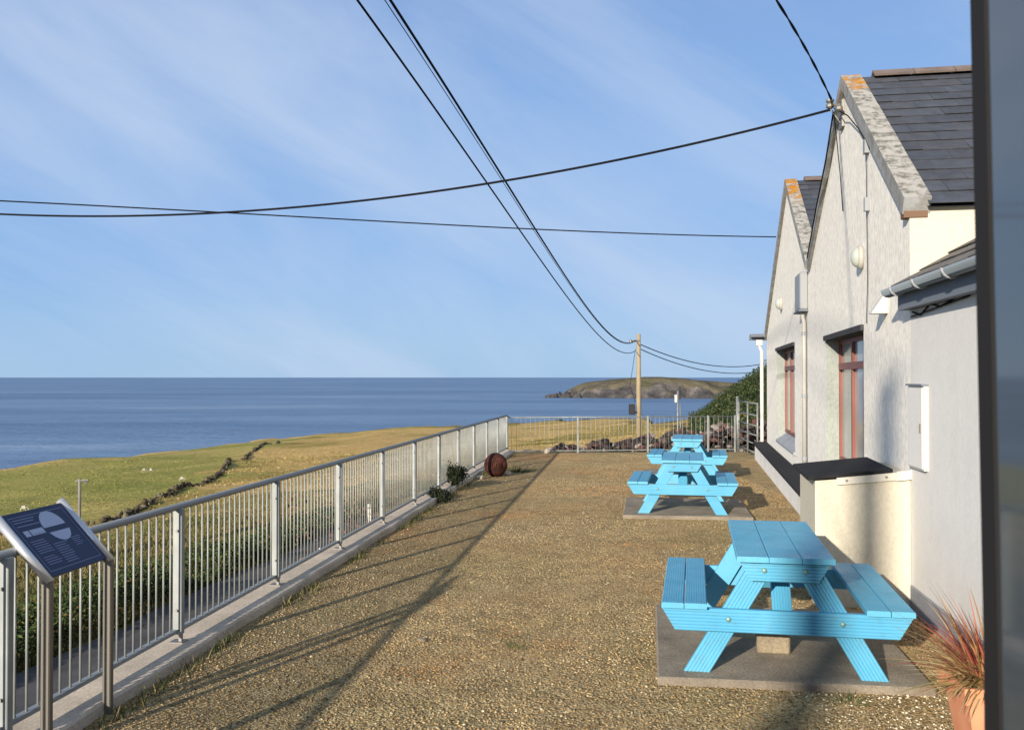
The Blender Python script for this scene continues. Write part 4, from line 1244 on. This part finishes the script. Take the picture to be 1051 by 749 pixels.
def fit(px, p0, p1_, pts_plan=None):
    """heights along the plan line p0->p1 that put the cable where the photo shows it (px list in photo pixels)"""
    out = []
    for (x, y) in px:
        u = (x-525.5)/1000.0; v = (387-y)/1000.0
        d = p1_-p0
        t = (u*p0.y - p0.x)/(d.x - u*d.y)
        Y = p0.y + d.y*t; out.append((t, CAMZ + v*Y))
    return out
def cable(label, p0, p1_, px, r, group, z0=None, z1=None, deg=2, n=60, twist=False):
    f = fit(px, p0, p1_); T = [a for a, b in f]; Zs = [b for a, b in f]; W = [1.0]*len(T)
    if z0 is not None: T.append(0); Zs.append(z0); W.append(.8 if z0 > 6 else 5)
    if z1 is not None: T.append(1); Zs.append(z1); W.append(.8)
    co = np.polyfit(T, Zs, deg, w=W)
    pts = []
    for i in range(n+1):
        t = i/n; p = p0 + (p1_-p0)*t; pts.append(V((p.x, p.y, float(np.polyval(co, t)))))
    mb = MB()
    if twist:
        for ph in (0, math.pi):
            q = []
            for i in range(n*5+1):
                t = i/(n*5); p = p0 + (p1_-p0)*t; c = V((p.x, p.y, float(np.polyval(co, t))))
                sdir = V((-(p1_-p0).y, (p1_-p0).x, 0)).normalized()
                an = ph + t*(p1_-p0).length*5.0
                q.append(c + sdir*r*.9*math.cos(an) + V((0,0,r*.9*math.sin(an))))
            mb.tube(q, r, 5)
    else:
        mb.tube(pts, r, 6)
    o = mb.build('overhead_cable', M['cable'], None, True)
    return tag(o, label, 'cable', group), pts
GC = 'overhead cables between the poles and the house'
A_px = [(375,0),(448,109),(523,232),(577,302),(613.5,338.5),(629,355),(652.6,361)]
B_px = [(403.6,0),(469,101.6),(525,200.5),(577,281),(603,318),(629,341),(652.6,350)]
C_px = [(397,0),(430,52),(470,113),(524,201),(577,282),(603,320),(629,343),(652.6,351)]
_, pa = cable('black overhead cable sagging to the field pole, lower and left of the three', PN+V((-.25,0,0)), PF+V((-.2,-.1,0)), A_px, .021, GC, z0=8.55, deg=3)
_, pb = cable('thickest black overhead cable sagging to the field pole, right of the three', PN+V((.3,0,0)), PF+V((-.2,-.1,0)), B_px, .026, GC, z0=8.7, deg=3)
_, pc = cable('thin overhead cable close beside the thickest one, sagging to the field pole', PN+V((.1,.0,0)), PF+V((-.18,-.1,0)), C_px, .009, GC, z0=8.7, deg=3)
BR = HC + Matrix.Rotation(YAW, 3, 'Z') @ V((-.15, 3.7, 0))
Rm = Matrix.Rotation(YAW, 3, 'Z')
cable('black overhead cable running from the near gable bracket out over the sea view', BR, PL, [(855,112),(700,149),(525,183),(370,208),(210,218),(100,221),(0,220)], .016, GC, deg=3)
G2 = HC + Rm @ V((-.05, 13.0, 0))
cable('thin overhead cable from the far gable running out over the sea view, the straighter one', G2, PL+V((0,.2,0)), [(795,243),(650,239),(525,234),(370,226),(200,216),(0,206)], .013, GC, deg=3)
cable('twisted overhead cable climbing from the near gable bracket out of the top of view', BR+V((.02,0,0)), PN+V((.12,.1,0)), [(857,97),(842,72),(822,38),(808,15),(797,-3)], .0075, GC, z0=5.27, z1=8.8, deg=3, twist=True)
QE = V((22.0, 78.0, 0))
cable('upper overhead cable leaving the field pole towards the hill behind the house', PF+V((.15,.1,0)), QE, [(659,354),(702,370),(735,375),(774,375)], .03, GC, deg=2, n=30)
cable('lower overhead cable leaving the field pole towards the hill behind the house', PF+V((.15,.1,0)), QE+V((.3,0,0)), [(659,359),(702,375),(735,382),(774,382)], .028, GC, deg=2, n=30)
ph = pole('wooden utility pole on the hillside hidden behind the house', 22.0, 78.0, float(terrain_z(22.0,78.0)[0]), 5.6, .17, .14)

# small posts in the fields
e = thing('field_post', 'thin wooden post with a small crossbar standing in the pasture above the sign', 'post', (-9.75, 22, float(terrain_z(-9.75,22)[0])))
hp = CAMZ-.104*22 - e.location.z
mb = MB(); mb.tube([(0,0,-.2),(0,0,hp)], .034, 8); mb.build('shaft', M['retain'], e, True)
mb = MB(); mb.tube([(-.1,0,hp-.06),(.2,0,hp-.03)], .022, 6); mb.tube([(.10,.02,hp-.02),(.16,.02,hp-.12)], .02, 6); mb.build('crossbar', M['bolt'], e)
e = thing('field_mast', 'slender pale mast with a small white box standing in the field right of the pole', 'mast', (6.8, 40, float(terrain_z(6.8,40)[0])))
hm = CAMZ-.014*40 - e.location.z
mb = MB(); mb.tube([(0,0,-.2),(0,0,hm)], .035, 8); mb.tube([(.12,0,-.2),(.1,0,hm-.5)], .02, 6); mb.build('shaft', M['galv'], e, True)
mb = MB(); mb.bbox((-.13,-.08,hm-.48),(-.02,.05,hm-.16), .015); mb.build('box', M['pvc'], e)
mb = MB(); mb.tube([(.06,0,hm-.35),(.06,0,hm+.18)], .05, 8); mb.build('head', M['black'], e)
for k, (x, y, lb) in enumerate([(-2.75,13.4,'leaning white marker stake in the rough grass behind the third railing bay'), (-2.62,18.3,'pale marker stake in the weeds behind the railing')]):
    y0 = y
    e = thing('marker_stake', lb, 'stake', (x, y, float(terrain_z(x,y)[0])))
    mb = MB(); mb.box((-.03,-.02,-.1),(.03,.02,[.85,.95][k]), Matrix.Rotation(R([9,-4][k]), 4, 'Y')); mb.build('stake_body', M['white_frame'], e)

# sheep
def sheep(x, y, rz, label, pose=0, s=.25):
    z = float(terrain_z(x, y)[0])
    e = thing('sheep', label, 'sheep', (x, y, z), rz, 'white sheep grazing in the pasture')
    e.scale = (s, s, s)
    me = bpy.data.meshes.new('body')
    vs = [(0,0,.62),(.36,0,.64),(-.36,0,.66),(.52,0,.62),(.66,0,.42),(.80,0,.22)]
    ed = [(0,1),(0,2),(1,3),(3,4),(4,5)]
    rad = [.27,.24,.24,.15,.10,.07]
    for sx in (.32,-.38):
        for sy in (.12,-.12):
            i = len(vs); b = 1 if sx > 0 else 2
            vs += [(sx, sy, .42),(sx+(.0 if sx > 0 else -.05), sy, .24),(sx, sy, .0)]
            ed += [(b,i),(i,i+1),(i+1,i+2)]; rad += [.10,.05,.04]
    me.from_pydata(vs, ed, []); o = bpy.data.objects.new('body', me); COL.objects.link(o); o.parent = e
    me.materials.append(M['wool'])
    sk = o.modifiers.new('skin', 'SKIN')
    for v_, r_ in zip(me.skin_vertices[0].data, rad): v_.radius = (r_, r_)
    me.skin_vertices[0].data[0].use_root = True
    ss = o.modifiers.new('sub', 'SUBSURF'); ss.levels = 1; ss.render_levels = 1
    mb = MB(); mb.tube([(.66,.07,.47),(.60,.2,.50)], .035, 6, None, .01); mb.tube([(.66,-.07,.47),(.60,-.2,.50)], .035, 6, None, .01)
    mb.build('ears', M['sheepface'], e, True)
    return e
def onplane(px, py):
    u = (px-525.5)/1000; v = (py-387)/1000; y = 2.58/(v + .0713*u - .0303); return u*y, y
for px, py, rz, lb in ((148,486,.4,'small white sheep on the green pasture, left one of the close pair'),(156,486,2.6,'small white sheep on the green pasture, right one of the close pair'),
                       (187,492,.1,'small white sheep just above the tumbled field wall'),(25,524,.3,'small white sheep on the pasture just above the sign'),(77,468+6,2.9,'small white sheep near the cliff edge at far left')):
    x, y = onplane(px, py); sheep(x, y, rz, lb)

# ------------------------------------------------------------------ parked van, its flank close beside the camera
vn = thing('camper_van', 'dark van with tinted side window parked close on the right edge', 'van', (.556, 0, 0))
xo = 0
mb = MB()
vp = [(-3.9,.32),(-3.9,1.3),(-3.55,2.1),(-3.2,2.62),(1.10,2.62),(1.165,2.5),(1.165,.55),(1.08,.32)]
mb.prism(vp, .006, 1.95, 'x')
mb.build('body', M['van_paint'], vn)
mb = MB()
# rubber surround: upright strip at the rear edge, slightly raked, plus the rest of the frame
def flank(poly, x0, x1, name, m_, par): 
    q = MB(); q.prism(poly, x0, x1, 'x'); return q.build(name, m_, par)
# front edge of strip seen from the camera runs x/y = .4725 at z~2.35 to .4865 at z~1.48
wn = flank([(-1.4,1.05),(1.094,1.05),(1.136,2.40),(-1.4,2.40)], 0, .0055, 'window', M['van_glass'], vn)
mb = MB()
def ybl(z, off): return off + (z-1.05)*(.042/1.35)
mb.prism([(ybl(.9,1.096),.9),(ybl(.9,1.130),.9),(ybl(2.55,1.130),2.55),(ybl(2.55,1.096),2.55)], -.003, .0055, 'x')
mb.prism([(-1.45,2.401),(1.13,2.401),(1.13,2.45),(-1.45,2.45)], -.004, .0052, 'x'); mb.prism([(-1.45,1.0),(1.09,1.0),(1.09,1.049),(-1.45,1.049)], -.004, .0052, 'x')
mb.build('frame', M['rubber'], wn)
for y in (.35, -2.9):
    mb = MB(); A = Matrix.Translation((.14, y, .34)) @ Matrix.Rotation(R(90), 4, 'Y')
    mb.lathe([(.2,-.11),(.33,-.11),(.345,-.08),(.345,.08),(.33,.11),(.2,.11)], 28, A); o = mb.build('wheel', M['tyre'], vn, True)
    mb = MB(); mb.lathe([(.21,-.112),(.2,-.10),(.06,-.09),(.05,-.12),(.01,-.12)], 20, A); mb.build('rim', M['alloy'], o, True)
    A2 = Matrix.Translation((1.80, y, .34)) @ Matrix.Rotation(R(90), 4, 'Y')
    mb = MB(); mb.lathe([(.2,-.11),(.33,-.11),(.345,-.08),(.345,.08),(.33,.11),(.2,.11)], 28, A2); mb.build('wheel', M['tyre'], vn, True)

# ------------------------------------------------------------------ light, sky, camera
LDIR = V((1.69, 3.2, -1.0)).normalized()
sl = bpy.data.lights.new('sun', 'SUN'); so = bpy.data.objects.new('sun', sl); COL.objects.link(so)
sl.energy = 4.5; sl.angle = R(.7); sl.color = (1.0, .90, .765)
so.rotation_euler = LDIR.to_track_quat('-Z', 'Y').to_euler(); so.location = (-10, -12, 15)
w = bpy.data.worlds.new('World'); S.world = w; w.use_nodes = True
nt = w.node_tree; bg = nt.nodes['Background']
sky = nt.nodes.new('ShaderNodeTexSky'); sky.sky_type = 'NISHITA'; sky.sun_disc = False
sky.sun_elevation = math.asin(-LDIR.z); sky.sun_rotation = math.atan2(-LDIR.x, -LDIR.y)
sky.altitude = 20; sky.air_density = 1.0; sky.dust_density = .55; sky.ozone_density = 2.2
tc = nt.nodes.new('ShaderNodeTexCoord')
def W(t, **k):
    n_ = nt.nodes.new(t)
    for a, b in k.items(): setattr(n_, a, b)
    return n_
sx = W('ShaderNodeSeparateXYZ'); nt.links.new(tc.outputs['Generated'], sx.inputs[0])
m1 = W('ShaderNodeMapping'); m1.inputs['Rotation'].default_value = (0, R(-27), 0); nt.links.new(tc.outputs['Generated'], m1.inputs[0])
mp = W('ShaderNodeMapping'); mp.inputs['Scale'].default_value = (1.5, 1.5, 6.0); mp.inputs['Location'].default_value = (3.1, 1.7, .35); nt.links.new(m1.outputs[0], mp.inputs[0])
nz = W('ShaderNodeTexNoise'); nz.inputs['Scale'].default_value = 1.25; nz.inputs['Detail'].default_value = 7; nz.inputs['Roughness'].default_value = .55; nz.inputs['Distortion'].default_value = .5
nt.links.new(mp.outputs[0], nz.inputs['Vector'])
rp = W('ShaderNodeValToRGB'); rp.color_ramp.elements[0].position = .36; rp.color_ramp.elements[0].color = (.03,.03,.03,1); rp.color_ramp.elements[1].position = .68; rp.color_ramp.elements[1].color = (.62,.62,.62,1)
nt.links.new(nz.outputs[0], rp.inputs[0])
mx = W('ShaderNodeMix', data_type='RGBA'); nt.links.new(rp.outputs[0], mx.inputs[0]); nt.links.new(sky.outputs[0], mx.inputs[6])
mx.inputs[7].default_value = (4.0, 4.75, 6.0, 1)
# clear maritime air: blue right down to the sea horizon
hr = W('ShaderNodeValToRGB'); e_ = hr.color_ramp.elements
e_[0].position = 0.0; e_[0].color = (.205,.36,.555,1); e_[1].position = .45; e_[1].color = (.135,.24,.51,1)
q_ = e_.new(.10); q_.color = (.18,.32,.56,1)
nt.links.new(sx.outputs[2], hr.inputs[0])
hv = W('ShaderNodeVectorMath', operation='SCALE'); nt.links.new(hr.outputs[0], hv.inputs[0]); hv.inputs['Scale'].default_value = 10
hf = W('ShaderNodeValToRGB'); hf.color_ramp.elements[0].position = .15; hf.color_ramp.elements[0].color = (.9,.9,.9,1); hf.color_ramp.elements[1].position = .75; hf.color_ramp.elements[1].color = (.1,.1,.1,1)
nt.links.new(sx.outputs[2], hf.inputs[0])
m0 = W('ShaderNodeMix', data_type='RGBA'); nt.links.new(hf.outputs[0], m0.inputs[0]); nt.links.new(sky.outputs[0], m0.inputs[6]); nt.links.new(hv.outputs[0], m0.inputs[7])
nt.links.new(m0.outputs[2], mx.inputs[6])
nt.links.new(mx.outputs[2], bg.inputs[0]); bg.inputs[1].default_value = .085

cam = bpy.data.cameras.new('camera'); co = bpy.data.objects.new('camera', cam); COL.objects.link(co); S.camera = co
co.location = (0, 0, CAMZ); co.rotation_euler = (R(90) + math.atan(12.5/1000), 0, 0)
cam.sensor_width = 36; cam.lens = 36*1000/1051; cam.clip_start = .05; cam.clip_end = 120000
cam.dof.use_dof = True; cam.dof.focus_distance = 11.0; cam.dof.aperture_fstop = 9.0
S.render.engine = 'CYCLES'
S.view_settings.view_transform = 'Standard'; S.view_settings.look = 'None'; S.view_settings.gamma = 1; S.view_settings.exposure = 0.80
S.cycles.max_bounces = 6; S.cycles.use_denoising = True
